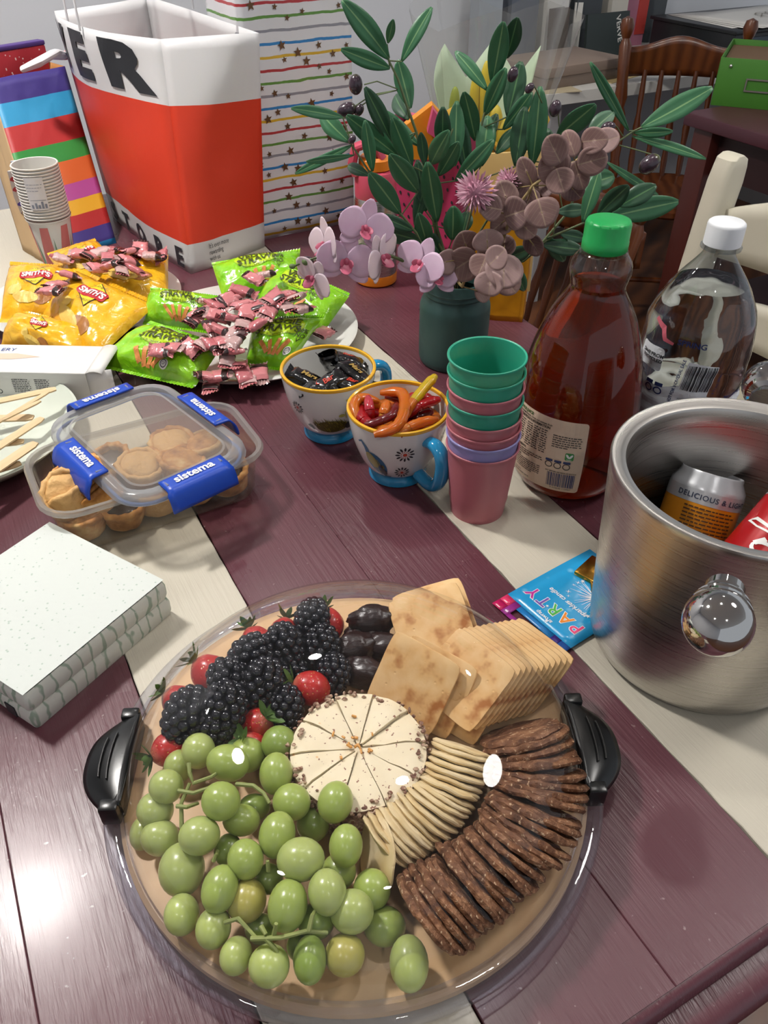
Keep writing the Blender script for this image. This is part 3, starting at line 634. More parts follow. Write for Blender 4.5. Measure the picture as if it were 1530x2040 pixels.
# --- crackers
def cracker_mat(name, a, b2, c3, sc=55):
    t = NT(name); n = t.noise(t.coord(), sc, 3); n2 = t.noise(t.coord(), sc * 5, 2)
    c = t.ramp(n, [(.40, a), (.56, b2), (.70, c3)]); v = t.n('ShaderNodeTexVoronoi', Vector=t.mapped((1, 1, 0)), Scale=115.0).outputs['Distance']
    t.set(col=c, rough=.6); t.bump(t.math('ADD', t.math('MULTIPLY', n2, .5), t.ramp(v, [(.05, 0.0), (.14, 1.0)])), .35, .0008); return t.m
M_sq = cracker_mat('cracker_gold', '#e4bd86', '#dcae72', '#a9692f'); M_rd = cracker_mat('cracker_pale', '#e6d2aa', '#e0c898', '#d2b27c', 30)
def square_cracker(seed):
    r = random.Random(seed); s = .0305; th = .0022; n = 12
    out = rrect(2 * s, 2 * s, .004, 3)
    def f(u, v):
        x, y = (u - .5) * 2, (v - .5) * 2; k = max(abs(x), abs(y)); sc = 1 - .06 * (abs(x) * abs(y)) ** 6
        return x * s * sc, y * s * sc, .0009 * mnoise.noise(Vector((x * 2.5, y * 2.5, seed)))
    b = MB(); e = lambda x: 1 if abs(x) < .999 else .45
    b.grid(lambda u, v: Vector((f(u, v)[0], f(u, v)[1], f(u, v)[2] + th * min(e(2 * u - 1), e(2 * v - 1)))), n, n)
    b.grid(lambda u, v: Vector((f(u, v)[0], f(u, v)[1], f(u, v)[2] - th * min(e(2 * u - 1), e(2 * v - 1)))), n, n)
    ed = [(i / n, 0) for i in range(n)] + [(1, i / n) for i in range(n)] + [(1 - i / n, 1) for i in range(n)] + [(0, 1 - i / n) for i in range(n)]
    b.grid(lambda u, v: Vector((f(*ed[int(round(u * len(ed))) % len(ed)])[0] * (1 + .012 * math.sin(PI * v)), f(*ed[int(round(u * len(ed))) % len(ed)])[1] * (1 + .012 * math.sin(PI * v)), f(*ed[int(round(u * len(ed))) % len(ed)])[2] + th * .45 * (2 * v - 1))), len(ed), 2)
    return b.mesh('square_cracker', M_sq, 50)
SQ = [square_cracker(i) for i in range(3)]
def put_square(i, p, nrm, xd, label, s=1.0):
    o = link('square_cracker', SQ[i % 3], None, p, frame(nrm, xd)); o.scale = (s, s, s); tag(o, label, 'cracker', 'square crackers on the board')
# front leaning three
c0 = (P(795, 1269, .075), P(909, 1334, .072), P(854, 1467, .034), P(734, 1375, .036)); ctr = sum(c0, Vector()) / 4; xd = (c0[1] - c0[0]); nr = xd.cross(c0[3] - c0[0]); nr = nr if nr.z > 0 else -nr
put_square(0, ctr, nr, xd, 'front square cracker leaning beside the cheese', 1.03)
nn = nr.normalized(); dn = P(930, 1350, .05) - P(905, 1345, .055)
put_square(1, ctr + Vector((.011, -.004, 0)) - nn * .006, nr, xd, 'square cracker tucked close behind the front one', 1.03)
put_square(2, ctr + Vector((.032, -.012, 0)) - nn * .0125, nr + Vector((.0002, .0001, 0)), xd + Vector((0, -.004, 0)), 'square cracker with a browned spot next to the round crackers', 1.0)
for k in range(2): put_square(k, P(862 + 6 * k, 1246 - 12 * k, .050 - .006 * k), Vector((-.12, -.42, .9)), Vector((1, .28, .05)), ('square cracker lying on top beside the dates', 'square cracker beneath the one lying beside the dates')[k], 1.06)
nS = 11
for k in range(nS):
    t = k / (nS - 1); p = P(lerp(925, 1045, t), lerp(1352, 1325, t), lerp(.060, .036, t))
    put_square(k, p, Vector((-.36, -.44, .82 + .04 * math.sin(k * 2.1))), Vector((.66, -.74 + .04 * math.sin(k), 0)), ('square cracker at the rim end of the leaning row' if k == nS - 1 else 'square cracker in the leaning row towards the bread crisps'), 1.0)
def round_cracker(seed):
    r = .0235; th = .0019; b = MB()
    fn = lambda a, z: 1 + .018 * math.sin(22 * a + seed) + .012 * math.sin(5 * a + seed)
    b.lathe([(0, -th), (r * .5, -th * 1.1), (r * .9, -th), (r, -th * .3), (r, th * .3), (r * .9, th), (r * .5, th * 1.15), (0, th)], 44, fn=fn)
    for v in b.v: v.z += .0010 * mnoise.noise(v * 80 + Vector((seed, 0, 0))) + .8 * (v.x * v.x + v.y * v.y) * .6
    return b.mesh('round_cracker', M_rd, 50)
RC = [round_cracker(i) for i in range(3)]
path = [(922, 1492), (912, 1520), (900, 1552), (884, 1584), (858, 1616), (828, 1640), (796, 1662), (772, 1678)]
def along(pts, t):
    L = [0]
    for a, b2 in zip(pts, pts[1:]): L.append(L[-1] + math.dist(a, b2))
    s = t * L[-1]
    for i in range(len(pts) - 1):
        if s <= L[i + 1] + 1e-9: q = (s - L[i]) / (L[i + 1] - L[i]); return tuple(lerp(x, y, q) for x, y in zip(pts[i], pts[i + 1]))
    return pts[-1]
NR = 27
for k in range(NR):
    t = k / (NR - 1); px, py = along(path, t); p = P(px, py, .0415); q = P(*along(path, min(1, t + .04)), .0415); q0 = P(*along(path, max(0, t - .04)), .0415); tan = (q - q0).normalized()
    n = Vector((-tan.x, -tan.y, lerp(.75, .55, t) + .06 * math.sin(k * 1.7)))
    o = link('round_cracker', RC[k % 3], None, p + UP * .002 * math.sin(k * 2.3), frame(n, Vector((1, .2, 0))) @ Matrix.Rotation(k * .7, 3, 'Z')); tag(o, 'pale round cracker in the curved row beside the cheese', 'cracker', 'round crackers in a curved row')
o = link('round_cracker', RC[0], None, P(752, 1704, .040), frame(Vector((-.85, -.25, .35)), UP)); o.scale = (1.08,) * 3; tag(o, 'pale round cracker standing apart between grapes and the row', 'cracker', 'round crackers in a curved row')
# --- dark bread crisps
def crisp_mat():
    t = NT('bread_crisp'); n = t.noise(t.coord(), 110, 5, .65); sp = t.ramp(t.noise(t.coord(), 420, 2), [(.62, 0.0), (.68, 1.0)])
    c = t.ramp(n, [(.3, '#40271b'), (.48, '#704a33'), (.62, '#93694c'), (.75, '#b08a68')]); t.set(col=t.mix(sp, c, '#c3a484'), rough=.6, spec=.3); t.bump(n, 1, .004); return t.m
M_crisp = crisp_mat()
def crisp_mesh(seed):
    b = MB(); th = .0021
    fn = lambda a, z: 1 + .06 * mnoise.noise(Vector((2.2 * math.cos(a), 2.2 * math.sin(a), seed))) + .03 * mnoise.noise(Vector((9 * math.cos(a), 9 * math.sin(a), seed + z * 900)))
    b.lathe([(0, -th), (.010, -th), (.02, -th), (.025, -th * .8), (.0262, 0), (.0252, th * .8), (.02, th), (.010, th), (0, th)], 40, fn=fn)
    for v in b.v: v.y *= .82; v.z += .0012 * mnoise.noise(v * 130 + Vector((seed, 3, 0)))
    return b.mesh('bread_crisp', M_crisp, 50)
CRM = [crisp_mesh(i) for i in range(4)]
cpath = [(1036, 1462), (1062, 1500), (1076, 1545), (1072, 1595), (1052, 1645), (1018, 1690), (978, 1728), (932, 1762), (888, 1796), (850, 1822)]
NC = 28
for k in range(NC):
    t = k / (NC - 1); px, py = along(cpath, t); p = P(px, py, .042); q = P(*along(cpath, min(1, t + .05)), .042); q0 = P(*along(cpath, max(0, t - .05)), .042); tan = (q - q0).normalized()
    n = Vector((-tan.x, -tan.y, lerp(.95, .45, min(1, t * 1.2)) + .08 * math.sin(k * 2.9))); n = -n if n.z < 0 else n
    o = link('bread_crisp', CRM[k % 4], None, p + UP * .0025 * math.sin(k * 1.9), frame(n, Vector((.6, -.7, 0)) if t < .5 else Vector((-.5, -.85, 0))) @ Matrix.Rotation(.25 * math.sin(k * 1.3), 3, 'Z')); s = lerp(1.34, 1.30, t); o.scale = (s, s, 1.35)
    tag(o, 'dark bread crisp at the grape end of the row, cut face showing' if k == NC - 1 else 'dark seeded bread crisp in the curved overlapping row', 'crisp', 'dark bread crisps in a row')
# ================================================================== ICE BUCKET, CANS
def steel(name, col, rough, dir_z=True, amt=.25):
    t = NT(name); n = t.noise(t.mapped((1.5, 1.5, 700) if dir_z else (500, 2, 2)), 1.0, 2); t.set(col=t.mix(n, col, '#d8d4ce'), metal=1.0, rough=t.ramp(n, [(.3, rough), (.7, rough + .12)])); t.bump(n, amt, .0004); return t.m
M_steel = steel('brushed_steel', '#a9a5a0', .24, amt=.06); M_chrome = mat('chrome', '#c9c7c4', .06, metal=1)
BC = Vector((.2865, .5075, T))
bk = thing('ice_bucket', 'brushed steel ice bucket with a round knob holding two drink cans', 'bucket', BC)
MB().lathe([(0, .002), (.086, .002), (.091, .0035), (.0945, .010), (.096, .02), (.101, .09), (.1045, .15), (.107, .186), (.1075, .190), (.1068, .1925), (.1055, .1928), (.0950, .1890), (.0938, .1870), (.0930, .17), (.0910, .08), (.088, .02), (.082, .013), (0, .012)], 128).build('body', M_steel, bk)
kd = None
for i in range(400):
    q = P(1430, 1240, .06 + i * .0003)
    if (q.xy - BC.xy).length >= .1315: kd = q - BC
    else:
        if kd is not None: break
dirk = Vector((kd.x, kd.y, 0)).normalized(); Rk = frame(dirk, UP)
b = MB().ball(kd, .0225, 32, 20); b.build('knob', M_chrome, bk)
pr = [(.0, -.034), (.013, -.034), (.013, -.028), (.010, -.024), (.016, -.0215), (.018, -.018), (.0168, -.0155), (.0198, -.0135), (.0205, -.0105), (.0195, -.0085), (.0, -.008)]
b = MB().lathe(pr, 32); b.v = [Rk @ v + kd for v in b.v]; b.build('knob_collar', M_chrome, bk)
kd2 = Vector((-kd.x, -kd.y, kd.z)); MB().ball(kd2, .0225, 24, 16).build('knob', M_chrome, bk)
b = MB().lathe(pr, 24); R2 = frame(-dirk, UP); b.v = [R2 @ v + kd2 for v in b.v]; b.build('knob_collar', M_chrome, bk)
M_alu = mat('can_aluminium', '#b9bbbf', .28, metal=.35)
def can(name, label, top, axis, spin, bodymat, H=.125):
    ax = axis.normalized(); R = frame(ax, Vector((0, -1, 0))) @ Matrix.Rotation(spin, 3, 'Z'); o = thing(name, label, 'can', top - ax * H, R)
    r = .033
    MB().lathe([(0, .004), (.022, .002), (.026, .0), (.029, .004), (r, .012), (r, H - .016)], 48).build('body', bodymat, o)
    MB().lathe([(r, H - .016), (.0325, H - .012), (.0275, H - .0035), (.0275, H - .001), (.0268, H), (.0258, H - .001), (.0252, H - .005), (0, H - .005)], 48).build('top', M_alu, o)
    MB().ball((.006, 0, H - .004), (.010, .006, .0008), 14, 6).build('pull_tab', M_alu, o)
    return o, r, H
M_orange = mat('can_orange', '#e0901f', .3, metal=.1)
oc, r, H = can('drink_can', 'orange and silver drink can lettered DELICIOUS & LIGHT in the bucket', P(1421, 940, .133), Vector((.24, .40, .86)), 0, M_orange)
# local -y... the frame's x axis faces the camera: angle 0 is the front
cyl = lambda a0, off: (lambda x, y: Vector(((r + off) * math.cos(a0 + x / r), (r + off) * math.sin(a0 + x / r), y)))
b = MB().lathe([(r + .0002, H - .0275), (r + .0002, H - .0155)], 48); b.build('silver_band', M_alu, oc)
A0 = -.24
Art().text('DELICIOUS & LIGHT', (0, H - .0215), .0066, offset=.0001, spacing=1.15).wrap('lettering', mat('ink_navy', '#26304a', .5), cyl(A0, .0006), oc, .004)
a = Art(); rr_ = random.Random(3)
for i in range(17):
    w = .044 - (0 if i < 12 else .012); x0 = -.022; y = H - .0310 - i * .0033
    while x0 < -.022 + w: l = rr_.uniform(.002, .006); a.rect(x0 + l / 2, y, l, .0013); x0 += l + .0009
a.wrap('small_print', mat('ink_brown', '#4a2c10', .6), cyl(A0 - .05, .0006), oc, .004)
Art().poly([(0, 0), (.012, .008), (.014, .05), (.004, .03), (.0, .02)], (.026, H - .10)).wrap('fruit_print', mat('ink_red', '#c8441c', .4), cyl(A0, .0005), oc, .003)
M_cola = mat('can_red', '#b3141a', .25, metal=.1)
cc, r, H = can('drink_can', 'red drink can with flowing white script leaning in the bucket', P(1518, 1118, .104) + Vector((.62, .42, .62)).normalized() * .0625, Vector((.62, .42, .62)), 0, M_cola)
a = Art()
def spiral(cx, cy, s, pts, w0): a.stroke([(cx + x * s, cy + y * s) for x, y in pts], [w0 * (.45 + .55 * abs(math.sin(1.7 * i / len(pts) * PI))) for i in range(len(pts))])
arc = lambda rx, ry, t0, t1, n=18: [(rx * math.cos(lerp(t0, t1, i / n)), ry * math.sin(lerp(t0, t1, i / n))) for i in range(n + 1)]
x = 0
for ch in 'CocaCola':
    if ch == 'C': spiral(x, .004, 1, [(q[0] * .012, q[1] * .016) for q in arc(1, 1, .9, 5.6)] + [(.012, -.008)], .0045); x += .020
    elif ch == 'o': spiral(x, -.003, 1, [(q[0] * .0062, q[1] * .0085) for q in arc(1, 1, 1.2, 7.6)] + [(.009, .004)], .0034); x += .0145
    elif ch == 'c': spiral(x, -.003, 1, [(q[0] * .0062, q[1] * .0085) for q in arc(1, 1, .8, 5.6)] + [(.009, -.003)], .0034); x += .0135
    elif ch == 'l': spiral(x, .003, 1, [(-.002, -.012), (.004, 0), (.006, .012), (.002, .016), (0, .008), (.001, -.008), (.006, -.012)], .003); x += .010
    else: spiral(x, -.003, 1, [(q[0] * .0062, q[1] * .0085) for q in arc(1, 1, .8, 6.6)] + [(.006, .006), (.006, -.006), (.010, -.008)], .0034); x += .0150
a.v = [(px - .055, py) for px, py in a.v]
rotp = PI / 2
a.wrap('script_lettering', mat('ink_white', '#efeeea', .4), lambda x, y: cyl(-1.05, .0006)(-y * 1.35, .036 + x * 1.0), cc, .003)
# ================================================================== SPARKLER CARD
e1 = Vector((.049, -.069, 0)).normalized(); e2 = Vector((.127, .082, 0)).normalized(); co = P(980, 1205, 0)
M_cblue = None
t = NT('card_print'); vv = t.n('ShaderNodeTexVoronoi', Vector=t.mapped((1, 1, 0)), Scale=62.0).outputs['Distance']; t.set(col=t.mix(t.ramp(vv, [(.0, .55), (.25, 0.0)]), t.mix(t.noise(t.coord(), 12, 2), '#1d93cf', '#2ba6dc'), '#a4dcf2'), rough=.25, coat=.3); M_cblue = t.m
sc = thing('sparkler_card', 'blue party sparkler candle card lying partly under the ice bucket', 'card', co, Matrix((e1, e2, UP)).transposed())
CW, CL = .085, .135
cardf = lambda x, y, z: Vector((x, y, .002 + z + .0012 * math.sin(y * 22)))
o = MB().grid(lambda u, v: cardf(u * CW, lerp(.020, CL, v), 0), 6, 12).build('card', M_cblue, sc); solid(o, .0006, 1)
cols = ['#c2185b', '#e23a6a', '#9a2f88', '#c53a93', '#3a2a7a', '#2b5aa8', '#1d79bd', '#e0304e']
# header strip with the hanging slot left open
hdr = [(0, .018, 0, .020), (.067, .085, 0, .020), (.018, .067, .012, .020), (.018, .067, 0, .0045)]
for k, (x0, x1, y0, y1) in enumerate(((0, .012, 0, .010), (0, .012, .010, .020), (.012, .020, 0, .020), (.065, .074, 0, .010), (.065, .074, .010, .020), (.074, CW, 0, .020), (.020, .065, .013, .020), (.020, .065, 0, .005))):
    o = MB().grid(lambda u, v: cardf(lerp(x0, x1, u), lerp(y0, y1, v), .0), 3, 2).build('header_block', mat('hdr%d' % k, cols[k if k < 6 else (6, 2)[k - 6]], .3), sc); solid(o, .0006, 1)
tx = lambda off: (lambda x, y: cardf(CW / 2 - x, .042 - y, off))
for ch, x, c in zip('PARTY', (-.029, -.0145, 0, .0145, .029), ('#e8427c', '#f08a1e', '#4bb648', '#7a5ab0', '#c2339a')):
    Art().text(ch, (x, 0), .019, offset=.0009).wrap('lettering', mat('outline_white', '#f2f5f7', .3), tx(.0009), sc)
    Art().text(ch, (x, 0), .019, offset=.0002).wrap('lettering', mat('let' + ch, c, .3), tx(.0012), sc)
Art().text('sparkler candle', (0, -.017), .0078, shear=.15, offset=.0001).wrap('lettering', mat('outline_white', '#f2f5f7', .3), tx(.001), sc)
Art().text('artwrap', (0, .0145), .0062, offset=.0001).wrap('lettering', mat('outline_white', '#f2f5f7', .3), tx(.001), sc)
a = Art(); rr_ = random.Random(5)
for k in range(34):
    an = 2 * PI * k / 34 + rr_.uniform(-.08, .08); L = rr_.uniform(.014, .027); a.stroke([(.055 + .002 * math.cos(an), .085 + .002 * math.sin(an)), (.055 + L * math.cos(an), .085 + L * math.sin(an))], [.0010, .0002])
for k in range(16):
    an = rr_.uniform(0, 6.28); L = rr_.uniform(.017, .029); a.star(.055 + L * math.cos(an), .085 + L * math.sin(an), rr_.uniform(.002, .0045), 4, .16, rr_.uniform(0, 1.5))
for k in range(14): a.star(rr_.uniform(.004, .08), rr_.uniform(.024, .13), rr_.uniform(.0012, .003))
a.wrap('spark_print', mat('outline_white', '#f2f5f7', .3), lambda x, y: cardf(x, y, .0012), sc)
M_gold = mat('gold_foil', '#b98a3a', .22, metal=1)
MB().box((.030, .112, .006), (.032, .034, .005), Euler((0, 0, .2)), .0015).build('candle_head', M_gold, sc)
MB().tube([(.036, .098, .006), (.056, .080, .0055)], .0011, 8).build('candle_wire', mat('wire_gold', '#7a6a3c', .35, metal=1), sc)
MB().tube([(.033, .098, .007), (.047, .092, .006)], .0009, 8).build('candle_wire', M_gold, sc)
# ================================================================== BOTTLES
def shell_prof(p, th):
    inner = [(max(r - th, .0005), z + (th if i == 0 else 0)) for i, (r, z) in enumerate(p)]
    return p + inner[::-1]
JC = Vector((.2125, .762, T)); jp = [(0.0005, .004), (.030, .0015), (.042, 0), (.052, .003), (.060, .012), (.0655, .028), (.0680, .05), (.0685, .07), (.0665, .10), (.0635, .128), (.059, .155), (.052, .18), (.043, .203), (.034, .219), (.0285, .2285), (.0272, .234), (.0285, .241), (.0303, .249), (.0290, .258), (.0235, .266), (.0195, .2715), (.0190, .289)]
jp = dense(jp, 3)
jb = thing('juice_bottle', 'large clear plastic bottle of apple juice with ribbed green cap', 'bottle', JC, (0, 0, 0))
M_pet = thin_clear('pet_plastic', '#f4f2ee', 1.0, 1.5, .025, wav=(35, .12))
MB().lathe(jp, 72).build('bottle', M_pet, jb, smooth=60)
t = NT('apple_juice'); t.set(col='#c8500f', rough=.04, trans=.92, ior=1.16)
va = t.n('ShaderNodeVolumeAbsorption', Color=hexc('#d2550f'), Density=11.0); t.put(t.out.inputs['Volume'], va.outputs[0]); M_juice = t.m
FILL = .236
jin = [(max(r - .0008, .0003), max(z, .002)) for r, z in jp if z < FILL]; jin = [(0.0002, .005)] + jin[1:] + [(.0266, FILL), (.0002, FILL)]
MB().lathe(jin, 72).build('juice', M_juice, jb, smooth=60)
M_gcap = mat('cap_green', '#169a4c', .35, sss=.05)
MB().lathe([(0, .2985), (.0170, .2985), (.0205, .2975), (.0216, .295), (.0218, .279), (.0222, .2785), (.0222, .2705), (.0212, .2695), (.0205, .2705), (.0, .294)], 72, fn=lambda a, z: 1 + (.010 * math.sin(44 * a) if .2795 < z < .2962 else 0)).build('cap', M_gcap, jb, smooth=50)
MB().lathe([(.0195, .2660), (.0235, .2668), (.0235, .2685), (.0195, .2690)], 48, close=True).build('neck_ring', M_pet, jb)
def prof_r(prof, z):
    for (r0, z0), (r1, z1) in zip(prof, prof[1:]):
        if z0 <= z <= z1 and z1 > z0: return lerp(r0, r1, (z - z0) / (z1 - z0))
    return prof[-1][0]
def around(prof, a0, off):
    rm = prof_r(prof, .06); return lambda x, y: Vector(((prof_r(prof, y) + off) * math.cos(a0 + x / rm), (prof_r(prof, y) + off) * math.sin(a0 + x / rm), y))
ang_cam = math.atan2(-JC.y, -JC.x); LA = ang_cam - .42
jm = jp[6:]; W2, LZ0, LZ1 = .092, .022, .112
Art().poly([(x, (LZ0 + LZ1) / 2 + y) for x, y in rrect(W2, LZ1 - LZ0, .004)]).wrap('label', mat('label_cream', '#e2c9b0', .5), around(jm, LA, .0006), jb, .006)
M_ink = mat('ink_black', '#2c2420', .6); M_inkn = mat('ink_blue', '#1f2f66', .5)
a = Art(); rr_ = random.Random(9)
def lines(a, x, y, w, n, dy, th, gap=.0008):
    for i in range(n):
        xx = x
        while xx < x + w * (1 if i < n - 1 else .6): l = rr_.uniform(.0015, .005); a.rect(xx + l / 2, y - i * dy, min(l, x + w - xx), th); xx += l + gap
L0 = -W2 / 2 + .004
a.text('INFORMATION: Does not contain fruit', (L0, .1035), .0030, align='LEFT', offset=.00006); a.text('NUTRITION INFORMATION', (L0, .1000), .0038, align='LEFT', offset=.00015)
for cx, w in ((L0, .015), (L0 + .018, .008), (L0 + .028, .008), (L0 + .038, .007)): lines(a, cx, .096, w, 11, .0026, .0011)
lines(a, L0 + .052, .094, .030, 6, .0026, .0010)
a.text('INGREDIENTS', (L0, .0655), .0034, align='LEFT', offset=.00012); lines(a, L0, .062, .044, 3, .0026, .0010)
a.text('STORAGE', (L0, .053), .0034, align='LEFT', offset=.00012); lines(a, L0 + .008, .050, .034, 6, .0026, .0010); a.rect(L0 + .003, .043, .0045, .011)
a.text('10c REFUND', (L0, .031), .0028, align='LEFT'); a.text('IN YOUR KERBY SACK', (L0, .0275), .0028, align='LEFT', offset=.00008); a.text('EAT BEFORE: SEE NECK OF BOTTLE', (.024, .0495), .0021, offset=.00005)
a.text('9 310645 110967', (.026, .0265), .0034)
for k in range(3): a.ring(.006 + .0095 * k + .004, .058, .0036, .0009)
a.wrap('small_print', M_ink, around(jm, LA, .0010), jb, .005)
Art().text('APPLE JUICE', (L0, .1075), .0044, align='LEFT', offset=.0002).wrap('lettering', mat('ink_green', '#4d6b3a', .5), around(jm, LA, .0010), jb, .005)
a = Art(); 
for k in range(3): a.rect(.0100 + .0095 * k, .0635, .0075, .0028)
xx = .010
while xx < .040: w = rr_.choice((.0004, .0007, .0011)); a.rect(xx, .0385, w, .019); xx += w + rr_.choice((.0005, .0008))
a.wrap('barcode', M_inkn, around(jm, LA, .0011), jb, .005)
Art().poly(rrect(.009, .009, .0015), (.0305, .0715)).wrap('leaf_badge', mat('badge_green', '#3f8f3c', .4), around(jm, LA, .0010), jb, .005)
Art().ell(.0288, .0722, .0012, .003, .6).ell(.0322, .0722, .0012, .003, -.6).text('Vegan', (.0305, .0682), .0022).wrap('leaf_print', mat('ink_white', '#efeeea', .4), around(jm, LA, .0014), jb, .005)
Art().stroke([(x * 1, .150 + y) for x, y in ((-.010, -.018), (.012, -.018), (.012, .020), (-.004, .020), (-.010, -.018))], .0012).wrap('embossed_panel', M_pet, around(jm, ang_cam + .25, .0012), jb, .004)
# --- water
WC = Vector((.343, .805, T)); ap_ = Vector((WC.x, WC.y))
wp = [(.0005, .004), (.03, .001), (.042, 0), (.049, .005), (.052, .02), (.054, .05), (.0545, .06), (.0560, .064), (.058, .10), (.0575, .104), (.0585, .14), (.058, .165), (.0545, .185), (.046, .205), (.034, .224), (.022, .240), (.0165, .249), (.0155, .256), (.0150, .270)]
wp = dense(wp, 3)
wb = thing('water_bottle', 'crumpled clear plastic water bottle with white cap behind the ice bucket', 'bottle', WC)
M_wpet = thin_clear('water_pet', '#eef2f6', 1.25, 1.55, .02, wav=(45, .25))
wfn = lambda a, z: 1 + (.010 * math.sin(z * 400) if .03 < z < .15 else 0) + ((.035 * mnoise.noise(Vector((3.2 * math.cos(a), 3.2 * math.sin(a), z * 42))) - .05 * max(0, .3 - abs(mnoise.noise(Vector((2.5 * math.cos(a) + 4, 2.5 * math.sin(a), z * 30))))) ) * min(1, (z - .06) * 40, (.236 - z) * 40) if .06 < z < .236 else 0)
MB().lathe(wp, 72, fn=wfn).build('bottle', M_wpet, wb, smooth=28)
t = NT('water'); t.set(col='#f4f8fb', rough=.02, trans=1.0, ior=1.2); M_water = t.m
win = [(.0002, .006)] + [(max(r - .0012, .0004), max(z, .003)) for r, z in wp if .001 < z < .218] + [(.0002, .218)]
MB().lathe(win, 64, fn=wfn).build('water', M_water, wb, smooth=40)
MB().lathe([(0, .2815), (.0165, .2815), (.0182, .280), (.0186, .278), (.0187, .259), (.0180, .2585), (.0172, .2595), (0, .277)], 48, fn=lambda a, z: 1 + (.008 * math.sin(30 * a) if .262 < z < .279 else 0)).build('cap', mat('cap_white', '#e9ebee', .4), wb, smooth=50)
MB().lathe([(.0155, .2545), (.0205, .2548), (.0205, .2570), (.0155, .2572)], 40, close=True).build('neck_ring', M_wpet, wb)
wm = wp[9:]; wa = math.atan2(-WC.y, -WC.x)
def wsurf(a0, off): return lambda x, y: Vector(((prof_r(wm, y) * wfn(a0 + x / .056, y) + off) * math.cos(a0 + x / .056), (prof_r(wm, y) * wfn(a0 + x / .056, y) + off) * math.sin(a0 + x / .056), y))
M_lw = mat('label_white', '#e8ebf0', .4)
a = Art(); n = 40
top = [(lerp(-.085, .085, i / n), .122 + .006 * math.sin(i * .35) + (.0 if i < 22 else -.010)) for i in range(n + 1)]; bot = [(x, .066) for x, y in top]
a.add((top + bot, [(i, i + 1, n + 1 + i + 1, n + 1 + i) for i in range(n)])).wrap('label', M_lw, wsurf(wa, .0012), wb, .006)
Art().poly(rrect(.030, .026, .003), (-.042, .146)).wrap('label_patch', M_lw, wsurf(wa, .0014), wb, .005); Art().rect(.012, .134, .030, .036, -.12).wrap('label_patch', M_lw, wsurf(wa, .0014), wb, .005)
a = Art(); a.text('SAVE FROM\n RECYCLED', (-.040, .147), .0052, offset=.00015).wrap('lettering', M_dk, wsurf(wa, .0022), wb, .004); a = Art(); xx = -.001
rr_ = random.Random(4)
while xx < .026: w = rr_.choice((.0005, .0008, .0013)); a.rect(xx, .135, w, .030, -.12); xx += w + rr_.choice((.0006, .0009))
a.text('A0021   20220711   DA0212P', (.016, .108), .0032)
a.wrap('small_print', M_dk, wsurf(wa, .0022), wb, .004)
a = Art().text('NOT FOR INDIVIDUAL SALE', (-.008, .128), .0044, rot=1.45, offset=.0001).wrap('lettering', M_inkn, wsurf(wa, .0022), wb, .004)
a = Art().text('SPRING', (-.002, .172), .0085, offset=.0002).wrap('lettering', M_inkn, wsurf(wa, .0022), wb, .004)
a = Art()
for k in range(2): a.ring(-.036 + .011 * k, .111, .0040, .0014).rect(-.036 + .011 * k, .1185, .0085, .0040)
Art().text('BEST BEFORE', (.056, .112), .0042, offset=.0002).wrap('lettering', M_inkn, wsurf(wa, .0022), wb, .004); Art().text('9 310645 289441', (.032, .130), .0036, rot=1.45).wrap('lettering', M_inkn, wsurf(wa, .0022), wb, .004)
a.wrap('recycling_print', M_inkn, wsurf(wa, .0022), wb, .004)
Art().stroke([(-.050, .186), (-.036, .180), (-.030, .170), (-.020, .168)], [.004, .006, .005, .003]).wrap('print_red', mat('ink_pink', '#c0606e', .4), wsurf(wa, .0012), wb, .004)
# ================================================================== TUMBLERS
cupcol = ['#bf6f78', '#9a94cc', '#bd6d77', '#c0717a', '#2e9a80', '#bf6c77', '#32a083', '#2c9c7f']
names = ['bottom rose pink tumbler carrying the whole stack', 'lavender tumbler second from the bottom of the stack', 'rose pink tumbler resting in the lavender one', 'rose pink tumbler under a single green one mid-stack', 'green tumbler between two pink ones in the stack', 'rose pink tumbler just under the two top green ones', 'green tumbler under the topmost one', 'topmost open green tumbler of the stack']
ch = .088; sp = (.190 - ch) / 7
tum = dense([(.0005, .002), (.024, .001), (.0285, .0), (.0298, .004), (.0335, .04), (.0370, ch - .004), (.0385, ch - .003), (.0390, ch - .001), (.0386, ch), (.0374, ch - .0005), (.0358, ch - .006), (.0325, .04), (.0288, .006), (.0005, .005)], 2)
for k in range(8):
    z = sum((sp, sp * .72, sp * .92, sp * 1.2, sp * .95, sp * 1.1, sp * 1.11)[:k]); m = NT('tumbler%d' % k); n = m.noise(m.coord(), 90, 3); m.set(col=cupcol[k], rough=.42, sss=.05); m.bump(n, .03)
    s = 1.0
    o = MB().lathe(tum, 72).build('tumbler', m.m, None, loc=(.1035 - .0065 * z / .19, .699, T + z), smooth=40); tag(o, names[k], 'cup', 'stacked plastic tumblers')
